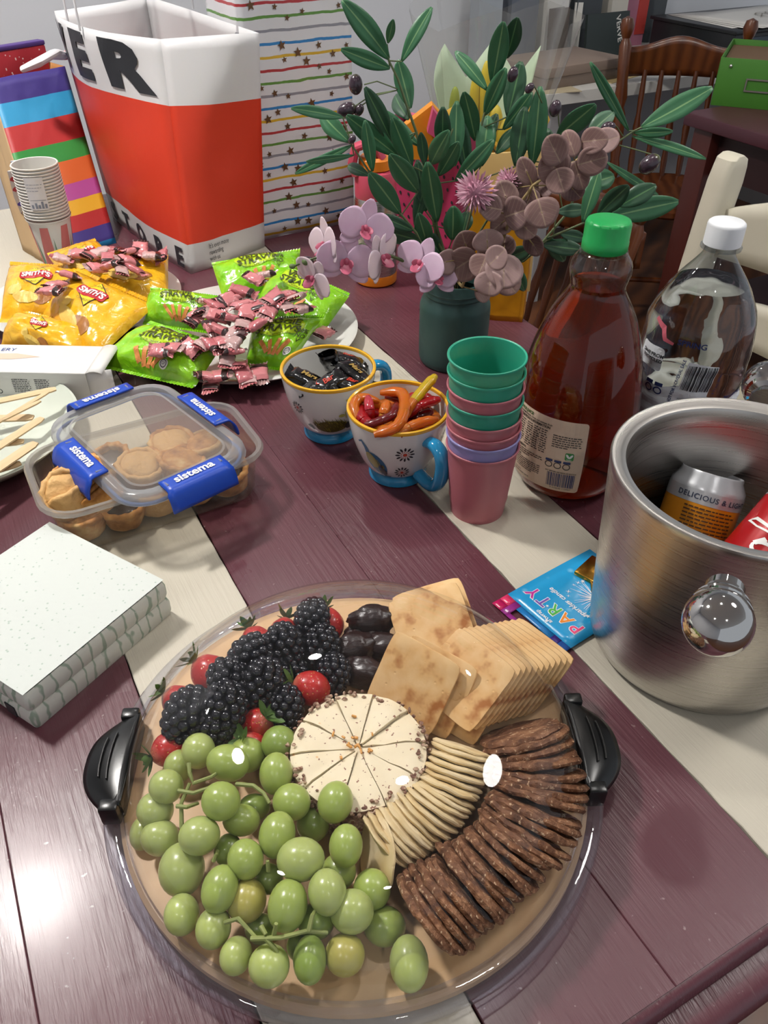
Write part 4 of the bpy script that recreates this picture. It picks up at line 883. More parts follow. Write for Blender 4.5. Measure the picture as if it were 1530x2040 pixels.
# ================================================================== MUGS
M_por = mat('porcelain', '#dddcd8', .12, coat=.4); M_mblue = mat('mug_blue', '#1f87b8', .14, coat=.4); M_myel = mat('mug_yellow', '#e0ab2e', .15, coat=.3)
mo = dense([(.0300, .014), (.036, .0175), (.0435, .030), (.0505, .050), (.0548, .070), (.0570, .0865)], 4)
mi = [(r - .0035, z + .0015) for r, z in mo][::-1]
def mug(label, c, hang):
    o = thing('footed_mug', label, 'mug', c)
    MB().lathe(mo + [(.0572, .088)] + [(.0540, .088)] + mi[1:] + [(.0005, .0165)], 72).build('bowl', M_por, o, smooth=50)
    MB().lathe([(.0005, .0), (.031, .0), (.0338, .0015), (.0340, .005), (.0320, .009), (.0295, .012), (.0300, .0150), (.0005, .0152)], 56).build('foot', M_mblue, o)
    MB().lathe([(.0570, .0865), (.0578, .0885), (.0574, .0905), (.0557, .0912), (.0540, .0905), (.0534, .0885), (.0538, .0868)], 72, close=True).build('rim_band', M_myel, o)
    hp = [(.053, .071), (.066, .074), (.0775, .068), (.0815, .054), (.079, .036), (.070, .022), (.056, .018), (.040, .021)]
    pts = [Vector((x * math.cos(hang), x * math.sin(hang), z)) for x, z in dense(hp, 3)]
    MB().tube(pts, [.0062 + .001 * math.sin(i / len(pts) * PI) for i in range(len(pts))], 14, flat=1.25, upv=Vector((-math.sin(hang), math.cos(hang), 0))).build('handle', M_mblue, o)
    return o
def msurf(a0, off): return lambda x, y: Vector(((prof_r(mo, y) + off) * math.cos(a0 + x / .052), (prof_r(mo, y) + off) * math.sin(a0 + x / .052), y))
M_mblk = mat('glaze_black', '#1e2226', .3); M_mred = mat('glaze_red', '#b8432e', .3)
def daisy(o, a0, x, y, s):
    a = Art()
    for k in range(12): an = 2 * PI * k / 12; a.ell(x + s * math.cos(an), y + s * math.sin(an), s * .34, s * .15, an, 8)
    a.wrap('flower_print', M_mblk, msurf(a0, .0004), o, .004); a = Art().ell(x, y, s * .3, s * .3)
    for k in range(12): an = 2 * PI * k / 12 + .13; a.ell(x + s * .55 * math.cos(an), y + s * .55 * math.sin(an), s * .1, s * .08, an, 6)
    a.wrap('flower_print', M_mred, msurf(a0, .0005), o, .004)
m1c = Vector((-.067, .856, T)); m2c = Vector((.0158, .768, T))
m1 = mug('footed mug of black wrapped chocolates, hedgehog print, blue handle and foot', m1c, .55)
a1 = math.atan2(-m1c.y, -m1c.x)
daisy(m1, a1, -.042, .058, .0065); daisy(m1, a1, -.075, .05, .006); daisy(m1, a1 + 2.2, 0, .05, .0065)
a = Art(); rr_ = random.Random(6)
a.ell(.002, .034, .0225, .0105)
for k in range(90):
    x = rr_.uniform(-.022, .024); y = .034 + .0105 * math.sqrt(max(0, 1 - ((x - .001) / .024) ** 2)) * rr_.uniform(-.2, 1.0); L = rr_.uniform(.003, .007); a.stroke([(x, y), (x - L * .5, y + L)], [.0009, .0002])
a.wrap('hedgehog_print', mat('glaze_olive', '#4f4a1a', .35), msurf(a1, .0005), m1, .003)
a = Art()
for k in range(60): x = rr_.uniform(-.02, .022); y = .031 + rr_.uniform(-.006, .013); L = rr_.uniform(.003, .006); a.stroke([(x, y), (x - L * .5, y + L)], [.0007, .0002])
a.wrap('quill_print', mat('glaze_gold', '#8f8430', .35), msurf(a1, .0008), m1, .003)
Art().ell(.026, .034, .006, .0065).ell(-.026, .031, .002, .004, .5).ell(-.029, .033, .002, .004, .9).wrap('head_print', M_mblk, msurf(a1, .0009), m1, .003)
Art().stroke([(.020, .047), (.018, .056), (.022, .066), (.028, .068), (.030, .062)], .0012).ell(.014, .052, .004, .0025).ell(.028, .054, .004, .0025).ell(.021, .074, .003, .002).wrap('sprig_print', mat('glaze_sage', '#b9b15a', .35), msurf(a1, .0005), m1, .003)
m2 = mug('footed mug of gummy snakes, peacock print, blue handle beside the tumblers', m2c, -.95)
a2 = math.atan2(-m2c.y, -m2c.x)
daisy(m2, a2, .008, .0600, .0080); daisy(m2, a2, .006, .030, .0075); daisy(m2, a2, .066, .060, .0080); daisy(m2, a2 + 2.5, 0, .05, .007)
a = Art().ell(-.026, .040, .0115, .0180, .45).stroke([(-.034, .050), (-.037, .062), (-.042, .069), (-.047, .066)], [.007, .005, .0035, .002])
a.wrap('peacock_print', mat('glaze_teal', '#1f5f86', .3), msurf(a2, .0005), m2, .003)
a = Art().ell(-.031, .045, .0062, .012, .4)
for k in range(26): x = rr_.uniform(-.036, -.018); y = rr_.uniform(.028, .052); a.stroke([(x, y), (x + .0025, y - .005)], [.0012, .0003])
a.wrap('feather_print', mat('glaze_gold', '#8f8430', .35), msurf(a2, .0009), m2, .003)
Art().ell(-.018, .029, .004, .006, .4).stroke([(-.020, .024), (-.013, .020), (-.009, .021)], .0014).stroke([(-.026, .021), (-.02, .019), (-.015, .022)], .0012).ell(-.020, .038, .002, .003).wrap('feather_print', M_mblk, msurf(a2, .0011), m2, .003)
# gummy snakes
def gummy(name, label, pts, r, col, m):
    o = thing(name, label, 'gummy', pts[0], group='gummy snakes in the mug'); q = [p - pts[0] for p in pts]; dd = []
    for i in range(len(q) - 1):
        for j in range(6):
            t = j / 6; p0, p1, p2, p3 = q[max(i - 1, 0)], q[i], q[i + 1], q[min(i + 2, len(q) - 1)]
            dd.append(.5 * (2 * p1 + (p2 - p0) * t + (2 * p0 - 5 * p1 + 4 * p2 - p3) * t * t + (3 * p1 - p0 - 3 * p2 + p3) * t ** 3))
    dd.append(q[-1]); n = len(dd)
    k1 = n // 2 + 1
    rad = [r * (.45 + .55 * min(1, (i + .6) / 4, (n - i - .4) / 4)) * (1 + .05 * math.sin(i * 2.4)) for i in range(n)]
    MB().tube(dd[:k1 + 1], rad[:k1 + 1], 12, flat=.8).build('body', m[0], o, smooth=70); MB().tube(dd[k1:], rad[k1:], 12, flat=.8).build('tail', m[1], o, smooth=70); return o
def gum(name, c): return mat(name, c, .25, trans=.35, sss=.4, ior=1.4, coat=.3)
go, gr_, gy, gd = gum('gum_orange', '#e2701a'), gum('gum_red', '#b3121c'), gum('gum_yellow', '#dfb41c'), gum('gum_dark', '#6b0f16')
MP = lambda px, py, h: P(px, py, h)
gummy('gummy_snake', 'bright orange gummy snake looped over the top of the mug', [MP(758, 782, .092), MP(800, 783, .096), MP(806, 815, .096), MP(790, 850, .094), MP(745, 866, .088)], .0068, 0, (go, go))
gummy('gummy_snake', 'yellow gummy snake sticking out over the mug rim', [MP(868, 748, .112), MP(848, 770, .106), MP(815, 812, .094), MP(800, 840, .085)], .0062, 0, (gy, go))
gummy('gummy_snake', 'dark red gummy snake lying in front of the orange loop', [MP(790, 805, .094), MP(782, 826, .095), MP(752, 840, .090), MP(725, 848, .086)], .0055, 0, (gd, gd))
gummy('gummy_snake', 'pink gummy snake standing by the orange loop', [MP(733, 790, .096), MP(736, 812, .094), MP(740, 840, .080)], .0055, 0, (gum('gum_pink', '#cf3a4a'), gr_))
gummy('gummy_snake', 'orange gummy snake resting along the near mug rim', [MP(872, 835, .090), MP(838, 842, .093), MP(805, 856, .090), MP(780, 868, .084)], .0065, 0, (go, go))
gummy('gummy_snake', 'red ridged gummy snake by the tumblers', [MP(876, 795, .094), MP(850, 802, .094), MP(828, 812, .092), MP(810, 830, .082)], .0068, 0, (gr_, gr_))
gummy('gummy_snake', 'orange gummy snake curled against the far mug wall', [MP(712, 835, .086), MP(706, 806, .092), MP(722, 792, .094), MP(755, 800, .088)], .006, 0, (go, go))
gummy('gummy_snake', 'orange gummy snake upright in the middle of the loop', [MP(772, 800, .096), MP(765, 820, .094), MP(760, 845, .080)], .0058, 0, (go, gum('gum_pale', '#d98a3a')))
gummy('gummy_snake', 'deep red gummy snake lying deepest in the mug', [MP(722, 815, .078), MP(770, 830, .075), MP(830, 828, .076), MP(862, 818, .080)], .0075, 0, (gr_, gd))
gummy('gummy_snake', 'orange red gummy snake under the loop', [MP(715, 850, .075), MP(760, 858, .072), MP(820, 846, .074), MP(860, 838, .078)], .0075, 0, (go, gr_))
for i_, (pa, pb, pm_, r_, m_, lab_) in enumerate((((706, 822), (760, 812), (735, 800), .0072, go, 'orange gummy snake resting on the heap by the peacock side'), ((800, 800), (868, 800), (835, 790), .0072, gr_, 'red gummy snake bridging the far side of the heap'), ((745, 850), (850, 852), (800, 862), .0075, go, 'long orange gummy snake low along the near wall'), ((770, 790), (830, 835), (812, 800), .0068, gd, 'dark red gummy snake crossing under the yellow one'), ((720, 800), (750, 856), (722, 832), .0070, gr_, 'red gummy snake curved along the mug wall'))):
    gummy('gummy_snake', lab_, [MP(*pa, .082), MP(*pm_, .087), MP(*pb, .080)], r_, 0, (m_, m_))
MB().lathe([(0, .074), (.030, .074), (.0485, .071), (.049, .066), (0, .06)], 40, fn=lambda a, z: 1 + .02 * math.sin(7 * a)).build('gummy_bed', go, None, loc=m2c)
tag(bpy.data.objects['gummy_bed'], 'orange red layer of gummy snakes filling the mug below the loops', 'gummies', kind='stuff')
# ================================================================== WRAPPED CHOCOLATES
def foil(name, col, rough=.22):
    t = NT(name); n = t.noise(t.coord(), 130, 3); t.set(col=col, rough=rough, coat=.6, coatr=.08); t.bump(n, .5, .002); return t.m
def sweet_meshes(L, w, hgt, seed, m_body, m_end, m_band=None):
    def body(u, v, off=0.0):
        a = 2 * PI * v; x = lerp(-L / 2, L / 2, u); k = (1 - .55 * abs(2 * u - 1) ** 5); c, s = math.cos(a), math.sin(a)
        y = (w / 2 + off) * (1 - .08 * abs(2 * u - 1) ** 4) * math.copysign(abs(c) ** .6, c); z = (hgt / 2 + off) * k * math.copysign(abs(s) ** .7, s); q = Vector((x, y, z))
        return q + q * (.16 * mnoise.noise(Vector((x, y * .6, z)) * 190 + Vector((seed * 3.3, 0, 0))) + .08 * mnoise.noise(q * 420))
    bm = MB().grid(body, 14, 18, cv=True).mesh('wrapper', m_body, 32)
    def end(s):
        def f(u, v): x = s * (L / 2 - .001 + u * .0055); y = (v - .5) * w * lerp(.92, 1.08, u); return Vector((x, y, .0009 * math.sin(v * 34) + .0025 * u * math.sin(seed + v * 3)))
        return f
    bd_ = MB().grid(lambda u, v: body(lerp(.70, .97, u) if seed % 2 else lerp(.03, .26, u), v, .0003), 5, 18, cv=True).mesh('printed_band', m_band, 32) if m_band else None
    return bm, [MB().grid(end(s), 3, 18).mesh('crimped_end', m_end, 30) for s in (-1, 1)], bd_
M_pinkf = foil('foil_pink', '#cf8285', .18); M_pinkd = foil('foil_pink_dark', '#bf6f74', .2); M_choc = foil('foil_dark', '#4a2a28'); M_blk = foil('foil_black', '#0d0d0f'); M_silv = foil('foil_silver', '#c9a5a2', .15)
M_label = mat('sweet_label', '#33201f', .3, coat=.4)
SW = [sweet_meshes(.026, .020, .0095, i, (M_pinkf, M_silv, M_pinkd, M_pinkf)[i], (M_choc, M_pinkd, M_pinkf, M_silv)[i], M_label) for i in range(4)]
SWB = [sweet_meshes(.036, .019, .013, 10 + i, M_blk, M_blk) for i in range(2)]
def sweet(meshes, name, label, group, p, R, s=1.0, band=None):
    o = thing(name, label, 'sweet', p, R, group); o.scale = (s, s, s)
    bo = link('wrapper', meshes[0], o)
    for e in meshes[1]: link('crimped_end', e, o)
    if band and meshes[2]: link('printed_band', meshes[2], o)
    return o
for (px, py, h, ang, tz, lab, pr) in [(612, 758, .082, -.25, .35, 'black wrapped chocolate with gold lettering against the far wall of the mug', 1), (660, 720, .090, 1.25, .9, 'black wrapped chocolate standing upright in the mug', 0), (705, 745, .086, -.7, .3, 'black wrapped chocolate by the mug handle', 1), (655, 765, .084, .6, -.3, 'black wrapped chocolate with an orange flash in the middle', 0), (690, 720, .088, -.1, .25, 'black wrapped chocolate resting on the far rim side', 0), (640, 775, .080, .2, 0, 'black wrapped chocolate with red print near the front wall', 0), (700, 770, .080, -.4, .1, 'black wrapped chocolate with red print under the others', 0)]:
    o = sweet(SWB[pr], 'wrapped_chocolate', lab, 'black chocolates in the mug', P(px, py, h), Matrix.Rotation(ang, 3, 'Z') @ Matrix.Rotation(tz, 3, 'Y') @ Matrix.Rotation(rnd(-.4, .4), 3, 'X'), 1.22)
    a = Art(); a.text('Mars' if pr else 'Bar', (0, 0), .008, offset=.0002, shear=.2); a.wrap('lettering', mat('sweet_gold', '#a88a4a', .3) if pr else mat('sweet_red', '#b8321f', .3), lambda x, y: Vector((x, y, .0075)), o)
# ================================================================== NAPKINS
n0, n1, n2 = P(93, 1035, .043), P(331, 1156, .043), P(76, 1393, .043)
ne1 = (n1 - n0); ne1.z = 0; ne1.normalize(); ne2 = Vector((ne1.y, -ne1.x, 0)); NS = .160
nc = n1 - ne1 * (NS / 2) + ne2 * (NS / 2); nc.z = T
nk = thing('napkin_pack', 'square pack of white dotted paper napkins with green marbled edges', 'napkins', nc, Matrix((ne1, -ne2, UP)).transposed())
def napkin_mats():
    t = NT('napkin_top'); v = t.n('ShaderNodeTexVoronoi', Vector=t.mapped((1, 1, 0), (0, 0, .5)), Scale=170.0).outputs['Distance']; d = t.ramp(v, [(.13, .7), (.2, 0.0)])
    t.set(col=t.mix(d, '#cfd4cf', '#9fb3a5'), rough=.85); t.bump(v, .25, .0006)
    s = NT('napkin_side'); wv = s.n('ShaderNodeTexWave', Vector=s.mapped((1, 1, .35), (0, 0, .785)), Scale=34.0, Distortion=5, Detail=2, Detail_Scale=2.5).outputs['Fac']
    n = s.ramp(wv, [(.03, 1.0), (.20, 0.0)]); s.set(col=s.mix(n, '#d2d4ca', '#97a896'), rough=.85); s.bump(s.noise(s.coord(), 120, 3), .4); return t.m, s.m
M_nt, M_ns = napkin_mats()
zz = .0
for k, th in enumerate((.0215, .0210)):
    b = MB(); w = NS / 2 - .0004 * (k % 2); out = rrect(2 * w, 2 * w, .004, 3); n = len(out)
    rings = [(1.0 - .02, zz), (1.0, zz + th * .25), (1.0, zz + th * .75), (1.0 - .02, zz + th)]
    vs = [Vector((x * s + .0008 * mnoise.noise(Vector((x * 60, y * 60, z * 60))), y * s, z)) for s, z in rings for x, y in out]
    fs = [(i * n + j, i * n + (j + 1) % n, (i + 1) * n + (j + 1) % n, (i + 1) * n + j) for i in range(3) for j in range(n)]; b.add(vs, fs).add([], []); b.f += [tuple(range(n))[::-1]]
    if k < 1: b.f += [tuple(3 * n + j for j in range(n))]
    b.build('folded_napkins', M_ns, nk, smooth=50); zz += th + .0003
MB().grid(lambda u, v: Vector(((u - .5) * NS * .98, (v - .5) * NS * .98, zz + .0004 + .0012 * mnoise.noise(Vector((u * 3, v * 3, 1))) * math.sin(PI * u) * math.sin(PI * v) + .0006)), 20, 20).build('top_napkin', M_nt, nk)
M_wrap = thin_clear('cellophane', '#ffffff', .9, 1.35, .05, haze=.02, wav=(30, .8))
o = MB().grid(lambda u, v: Vector((NS / 2 + .002 + .012 * v * (1 + .5 * math.sin(9 * u)), (u - .5) * NS, .042 - .038 * v + .006 * math.sin(PI * v))), 14, 5).build('clear_wrap', M_wrap, nk)
MB().box((.012 - NS / 2 + .12, -NS / 2 - .0006, .010), (.012, .001, .012)).build('barcode_sticker', M_dk, nk)
# ================================================================== SNACK CONTAINER
ca, cb_, cc_ = P(45, 905, .062), P(92, 1040, .062), P(535, 905, .062)
le = (cc_ - cb_).normalized(); se = Vector((-le.y, le.x, 0)); LL, SSh = (cc_ - cb_).length + .004, (ca - cb_).length + .006
cctr = (ca + cc_) / 2; cctr.z = T
ct_ = thing('snack_container', 'long clear plastic container of pastries', 'container', cctr, Matrix((le, se, UP)).transposed())
M_cont = thin_clear('container_plastic', '#f2efe9', .9, 1.45, .06, haze=.07, hazecol='#e8e4da')
def rr_rings(spec, n=6):
    vs = []; m = None
    for w, h, r, z in spec:
        o = rrect(w, h, r, n); m = len(o); vs += [(x, y, z) for x, y in o]
    fs = [(i * m + j, i * m + (j + 1) % m, (i + 1) * m + (j + 1) % m, (i + 1) * m + j) for i in range(len(spec) - 1) for j in range(m)]
    return vs, fs, m
spec = [(LL - .045, SSh - .045, .018, .001), (LL - .030, SSh - .030, .024, .003), (LL - .024, SSh - .024, .026, .009), (LL - .014, SSh - .014, .030, .050), (LL - .012, SSh - .012, .031, .058)]
vs, fs, m = rr_rings(spec); fs.append(tuple(range(m))[::-1]); MB().add(vs, fs).build('tub', M_cont, ct_, smooth=50)
M_rimp = thin_clear('container_rim', '#eceae6', 1.0, 1.5, .12, haze=.30, hazecol='#dcdad6')
vs, fs, m = rr_rings([(LL - .012, SSh - .012, .031, .058), (LL + .0, SSh + .0, .036, .058), (LL + .004, SSh + .004, .038, .061), (LL + .0, SSh + .0, .036, .0645), (LL - .008, SSh - .008, .032, .0645), (LL - .012, SSh - .012, .031, .060)])
MB().add(vs, fs).build('rim', M_rimp, ct_, smooth=50)
def pastry_mats():
    t = NT('pastry'); n = t.noise(t.coord(), 60, 4); t.set(col=t.ramp(n, [(.3, '#8f541d'), (.5, '#cf914a'), (.66, '#e8bf80')]), rough=.6); t.bump(n, .7, .004)
    f = NT('pastry_filling'); f.set(col=f.mix(f.noise(f.coord(), 140, 3), '#1d100b', '#3d2115'), rough=.35, coat=.3); return t.m, f.m
M_past, M_fill = pastry_mats(); M_past2 = mat('pastry_pale', '#dbac6c', .6, bump=(90, .8, .004))
def lump(v, i, k=1.0): return Vector((v.x, v.y, v.z)) * (1 + k * (.07 * mnoise.noise(v * 75 + Vector((i * 5, 0, 0))) + .035 * mnoise.noise(v * 240 + Vector((i, 2, 0)))))
def pie(i):
    r = .0225; b = MB().lathe(dense([(0, .0005), (.012, 0), (.0175, .0015), (.0195, .006), (r, .019), (r + .0018, .0225), (r + .0005, .0255), (r - .003, .0255), (r - .0045, .0225), (r - .006, .019), (0, .0175)], 2), 40, fn=lambda a, z: 1 + (.04 * math.sin(13 * a + i) if z > .015 else .012 * math.sin(9 * a)))
    b.v = [lump(v, i) for v in b.v]; return b
r9 = random.Random(77); pies = []
for cx in range(5):
    for cy in (-1, 1): pies.append((-.082 + .041 * cx + r9.uniform(-.002, .002), cy * .0235, .003, r9.uniform(-.12, .12), r9.uniform(-.12, .12), (cx + cy) % 3 != 0))
for x, y, z, rx, ry, l in ((-.085, -.022, .027, .55, .25, 0), (-.078, .018, .029, -.4, .3, 1), (-.050, -.020, .028, .3, -.5, 0), (-.010, .0, .029, .15, .1, 1), (.030, -.018, .030, .12, .1, 1), (.034, .024, .029, 0, -.1, 1), (.068, .0, .030, .1, .15, 1), (-.030, .026, .028, .1, .3, 0), (-.060, .0, .040, .4, .2, 1), (-.092, .0, .038, .7, .5, 1)): pies.append((x, y, z, rx, ry, l))
for i, (x, y, z, rx, ry, lidd) in enumerate(pies):
    p = cctr + le * x + se * y + UP * z; top_ = z > .02
    o = thing('mini_pie', ('small golden pie with open dark filling in the ' , 'small golden pie with a closed pastry top in the ')[bool(lidd)] + ('upper' if top_ else 'lower') + ' layer of the container', 'pastry', p, (rx, ry, i), 'mini pies in the container'); o.scale = (1.1,) * 3
    pie(i).build('crust', (M_past, M_past2, M_past)[i % 3], o, smooth=60)
    if lidd:
        b = MB().lathe(dense([(0, .0285), (.010, .0282), (.0165, .0265), (.0195, .0245), (.0195, .021), (0, .02)], 2), 32); b.v = [lump(v, i + 50) for v in b.v]; b.build('pastry_lid', M_past2 if i % 2 else M_past, o, smooth=60)
    else: MB().ball((0, 0, .019), (.0175, .0175, .005), 16, 8, fn=lambda q: 1 + .15 * mnoise.noise(q * 4)).build('filling', M_fill, o, smooth=60)
# lid lying askew on the tub
l0, l1, l2 = P(262, 1022, .072), P(515, 905, .072), P(80, 850, .072)
xw = (l1 - l0); yl = (l2 - l0); xw.z = yl.z = 0; LW, LLn = xw.length + .004, yl.length + .004
xe = xw.normalized(); ye = Vector((-xe.y, xe.x, 0)); lc = l0 + (l1 - l0) / 2 + ye * (LLn / 2); lc.z = T + .0655
cl = thing('container_lid', 'translucent container lid with four blue locking clips lying askew on the pastries', 'lid', lc, Matrix((xe, ye, UP)).transposed())
M_lidp = thin_clear('lid_panel', '#ecebe8', .8, 1.4, .10, haze=.26, hazecol='#d9d7d2'); M_lidf = thin_clear('lid_frame', '#e6e6e6', .8, 1.45, .15, haze=.50, hazecol='#cfd0d2')
vs, fs, m = rr_rings([(LW - .045, LLn - .045, .020, .012), (LW - .040, LLn - .040, .022, .0115), (LW - .036, LLn - .036, .024, .006), (LW - .030, LLn - .030, .026, .006), (LW - .026, LLn - .026, .027, .013), (LW - .012, LLn - .012, .032, .013), (LW - .004, LLn - .004, .036, .010), (LW, LLn, .038, .003), (LW - .002, LLn - .002, .037, .0015)])
MB().add(vs, fs).build('lid_frame', M_lidf, cl, smooth=40)
o = rrect(LW - .045, LLn - .045, .020, 6); MB().add([(x, y, .0118) for x, y in o], [tuple(range(len(o)))]).build('lid_panel', M_lidp, cl, smooth=0)
vs, fs, m = rr_rings([(LW - .010, LLn - .010, .033, .0015), (LW - .010, LLn - .010, .033, -.0012), (LW - .016, LLn - .016, .030, -.0012), (LW - .016, LLn - .016, .030, .0015)]); fs += [(3 * m + j, 3 * m + (j + 1) % m, (j + 1) % m, j) for j in range(m)]
MB().add(vs, fs).build('seal', mat('seal_blue', '#5b7fc0', .4), cl, smooth=40)
M_clip = mat('clip_blue', '#1546b4', .35)
for (cx, cy, rz, L) in ((0, -LLn / 2, 0, .072), (LW / 2, 0, PI / 2, .080), (0, LLn / 2, PI, .072), (-LW / 2, .0, -PI / 2, .080)):
    def cf(u, v):
        x = (u - .5) * L * (1 + .05 * (v > .6)); t = v
        if t < .5: y = lerp(.013, -.004, t / .5); z = .0150 - .002 * t
        else: q = (t - .5) / .5; y = -.004 - .0085 * math.sin(q * PI / 2); z = lerp(.0140, -.0065, q ** 1.3)
        return Vector((x, y, z))
    k = MB().grid(cf, 10, 13).build('clip', M_clip, cl, loc=(cx, cy, 0), rot=(0, 0, rz), smooth=50); solid(k, .0022, 1)
    a = Art().text('sistema', (0, 0), .0150, offset=.0004)
    # the word stands on the sloping outer face
    a.wrap('lettering', mat('ink_white', '#efeeea', .4), lambda x, y: Vector((x, .0048 + y * .95, .0176 + .04 * y)), k)
    MB().tube([(-L * .43, .010, .0155), (-L * .43, .002, .0165)], .0014, 8).build('clip_pin', M_lidf, k); MB().tube([(L * .43, .010, .0155), (L * .43, .002, .0165)], .0014, 8).build('clip_pin', M_lidf, k)
# ================================================================== PLATES
M_plate = mat('plate_white', '#d3d3cc', .15, coat=.3); M_plateg = mat('plate_greenish', '#cdd3c6', .2, coat=.2)
def plate(label, c, r, m, hh=.018, sx=1.0, rot=0):
    o = MB().lathe([(0, .002), (r * .6, .001), (r * .62, .0), (r * .66, .002), (r * .85, .009), (r, hh), (r + .001, hh + .002), (r - .002, hh + .003), (r * .85, .0125), (r * .66, .006), (0, .0055)], 96).build('dinner_plate', m, None, loc=c, rot=(0, 0, rot), smooth=50); o.scale = (sx, 1, 1); tag(o, label, 'plate'); return o
plate('round white plate under the yellow chip packets', Vector((-.478, 1.215, T)), .150, M_plate)
plate('white plate under the green veggie packets', Vector((-.205, 1.105, T)), .165, M_plate)
plate('thick pale green plate holding wooden cutlery', Vector((-.512, .822, T)), .135, M_plateg, .026)
# ================================================================== CHIP PACKETS
def plastic(name, col, col2, rough=.22):
    t = NT(name); n = t.noise(t.coord(), 55, 3, .5, .6); t.set(col=t.mix(t.ramp(n, [(.35, 0.0), (.7, 1.0)]), col, col2), rough=rough, coat=.5, coatr=.12); t.bump(n, .55, .004); return t.m
M_ychip = plastic('packet_yellow', '#e2a416', '#ecb92c'); M_gchip = plastic('packet_green', '#7cc516', '#98d42a'); M_back = plastic('packet_back', '#c9c9c6', '#d8d8d4')
def packet(name, label, cor, thick, m, seed, group):
    C4 = [P(*c) for c in cor]; TL, TR, BR_, BL = C4; ctr = sum(C4, Vector()) / 4
    W = ((TR - TL).length + (BR_ - BL).length) / 2; Hh = ((TL - BL).length + (TR - BR_).length) / 2
    nrm = (TR - TL).cross(BL - TL); nrm = nrm.normalized(); nrm = nrm if nrm.z > 0 else -nrm
    o = thing(name, label, 'packet', ctr, group=group)
    def pos(u, v, off=0.0):     # u across, v up the printed face
        p = (BL * (1 - u) + BR_ * u) * (1 - v) + (TL * (1 - u) + TR * u) * v - ctr
        vv = min(max((v - .06) / .88, 0), 1); sh = max(0, 4 * vv * (1 - vv)) ** .45 * max(0, 4 * u * (1 - u)) ** .38
        wr = mnoise.noise(Vector((u * 4, v * 4, seed * 5))) * .22 + mnoise.noise(Vector((u * 11, v * 9, seed * 5 + 2))) * .07 * (1 + 2 * abs(2 * v - 1))
        return p, sh * (1 + wr)
    def front(u, v, off=0.0): p, s = pos(u, v); return p + nrm * (thick * s + off)
    def back(u, v): p, s = pos(u, v); return p - nrm * (thick * .35 * s)
    b = MB().grid(front, 30, 30); b.build('front_film', m, o, smooth=50)
    MB().grid(back, 20, 20).build('back_film', M_back, o, smooth=50)
    for v0, v1 in ((-.03, .03), (.97, 1.03)):
        b = MB().grid(lambda u, v: front(u, min(max(lerp(v0, v1, v), 0), 1)) + (TL - BL) * (lerp(v0, v1, v) - min(max(lerp(v0, v1, v), 0), 1)) + nrm * (.0009 * math.sin(u * 190) + .001), 60, 3); b.build('crimped_seal', m, o, smooth=20)
    surf = lambda off: (lambda x, y: front(min(max(.5 + x / W, 0), 1), min(max(.5 + y / Hh, 0), 1), off))
    return o, surf, W, Hh
yel = [('yellow chip packet with red lettered banner lying in front on the plate', [(152, 537, .075), (313, 606, .055), (190, 718, .030), (80, 632, .045)]),
       ('yellow chip packet standing at the far edge of the plate beside the paper cups', [(20, 525, .075), (165, 535, .07), (130, 640, .04), (0, 640, .04)]),
       ('yellow chip packet lying flat at the plate rim beside the carton', [(35, 618, .05), (175, 650, .05), (165, 728, .02), (0, 690, .02)]),
       ('yellow chip packet under the pink sweets', [(180, 500, .06), (335, 510, .05), (335, 590, .035), (190, 600, .05)]),
       ('yellow chip packet behind the others against the gift bag', [(95, 508, .07), (190, 478, .07), (260, 560, .05), (150, 590, .05)])]
M_redb = mat('print_red', '#b5202a', .3); M_ylw = mat('print_yellow', '#e8cf2a', .3); M_wht = mat('print_white', '#f0ede6', .3); M_pot = mat('print_potato', '#a0672c', .5); M_potl = mat('print_chip', '#dcb95a', .5); M_brn = mat('print_brown', '#3d2a12', .5)
for i, (lab, cor) in enumerate(yel):
    o, sf, W, Hh = packet('chip_packet', lab, cor, .024, M_ychip, i + 1, 'yellow chip packets on the plate'); k = min(W, Hh) / .11
    Art().poly([(-.026 * k, 0), (0, -.026 * k), (.026 * k, 0), (0, .026 * k)], (0, .012 * k), .18).wrap('diamond_frame', M_brn, sf(.0008), o, .008)
    Art().poly([(-.024 * k, 0), (0, -.024 * k), (.024 * k, 0), (0, .024 * k)], (0, .012 * k), .18).wrap('diamond_print', M_ylw, sf(.0012), o, .008)
    Art().poly(rrect(.050 * k, .018 * k, .005 * k), (0, .012 * k), .0).wrap('banner_print', M_redb, sf(.0018), o, .006)
    Art().text("SMITH'S", (0, .012 * k), .0145 * k, offset=.0005 * k, xs=.88).wrap('lettering', M_wht, sf(.0026), o, .006)
    Art().text('The Original', (0, .028 * k), .0055 * k).wrap('lettering', M_brn, sf(.0022), o, .006); Art().text('CRINKLE CUT', (0, -.004 * k), .0055 * k).wrap('lettering', M_brn, sf(.0022), o, .006)
    Art().ell(.016 * k, -.036 * k, .017 * k, .012 * k, .2).wrap('potato_print', M_pot, sf(.0008), o, .006)
    Art().ell(-.010 * k, -.036 * k, .022 * k, .010 * k, -.2).ell(-.03 * k, -.02 * k, .012 * k, .010 * k, .3).wrap('chip_print', M_potl, sf(.0011), o, .006)
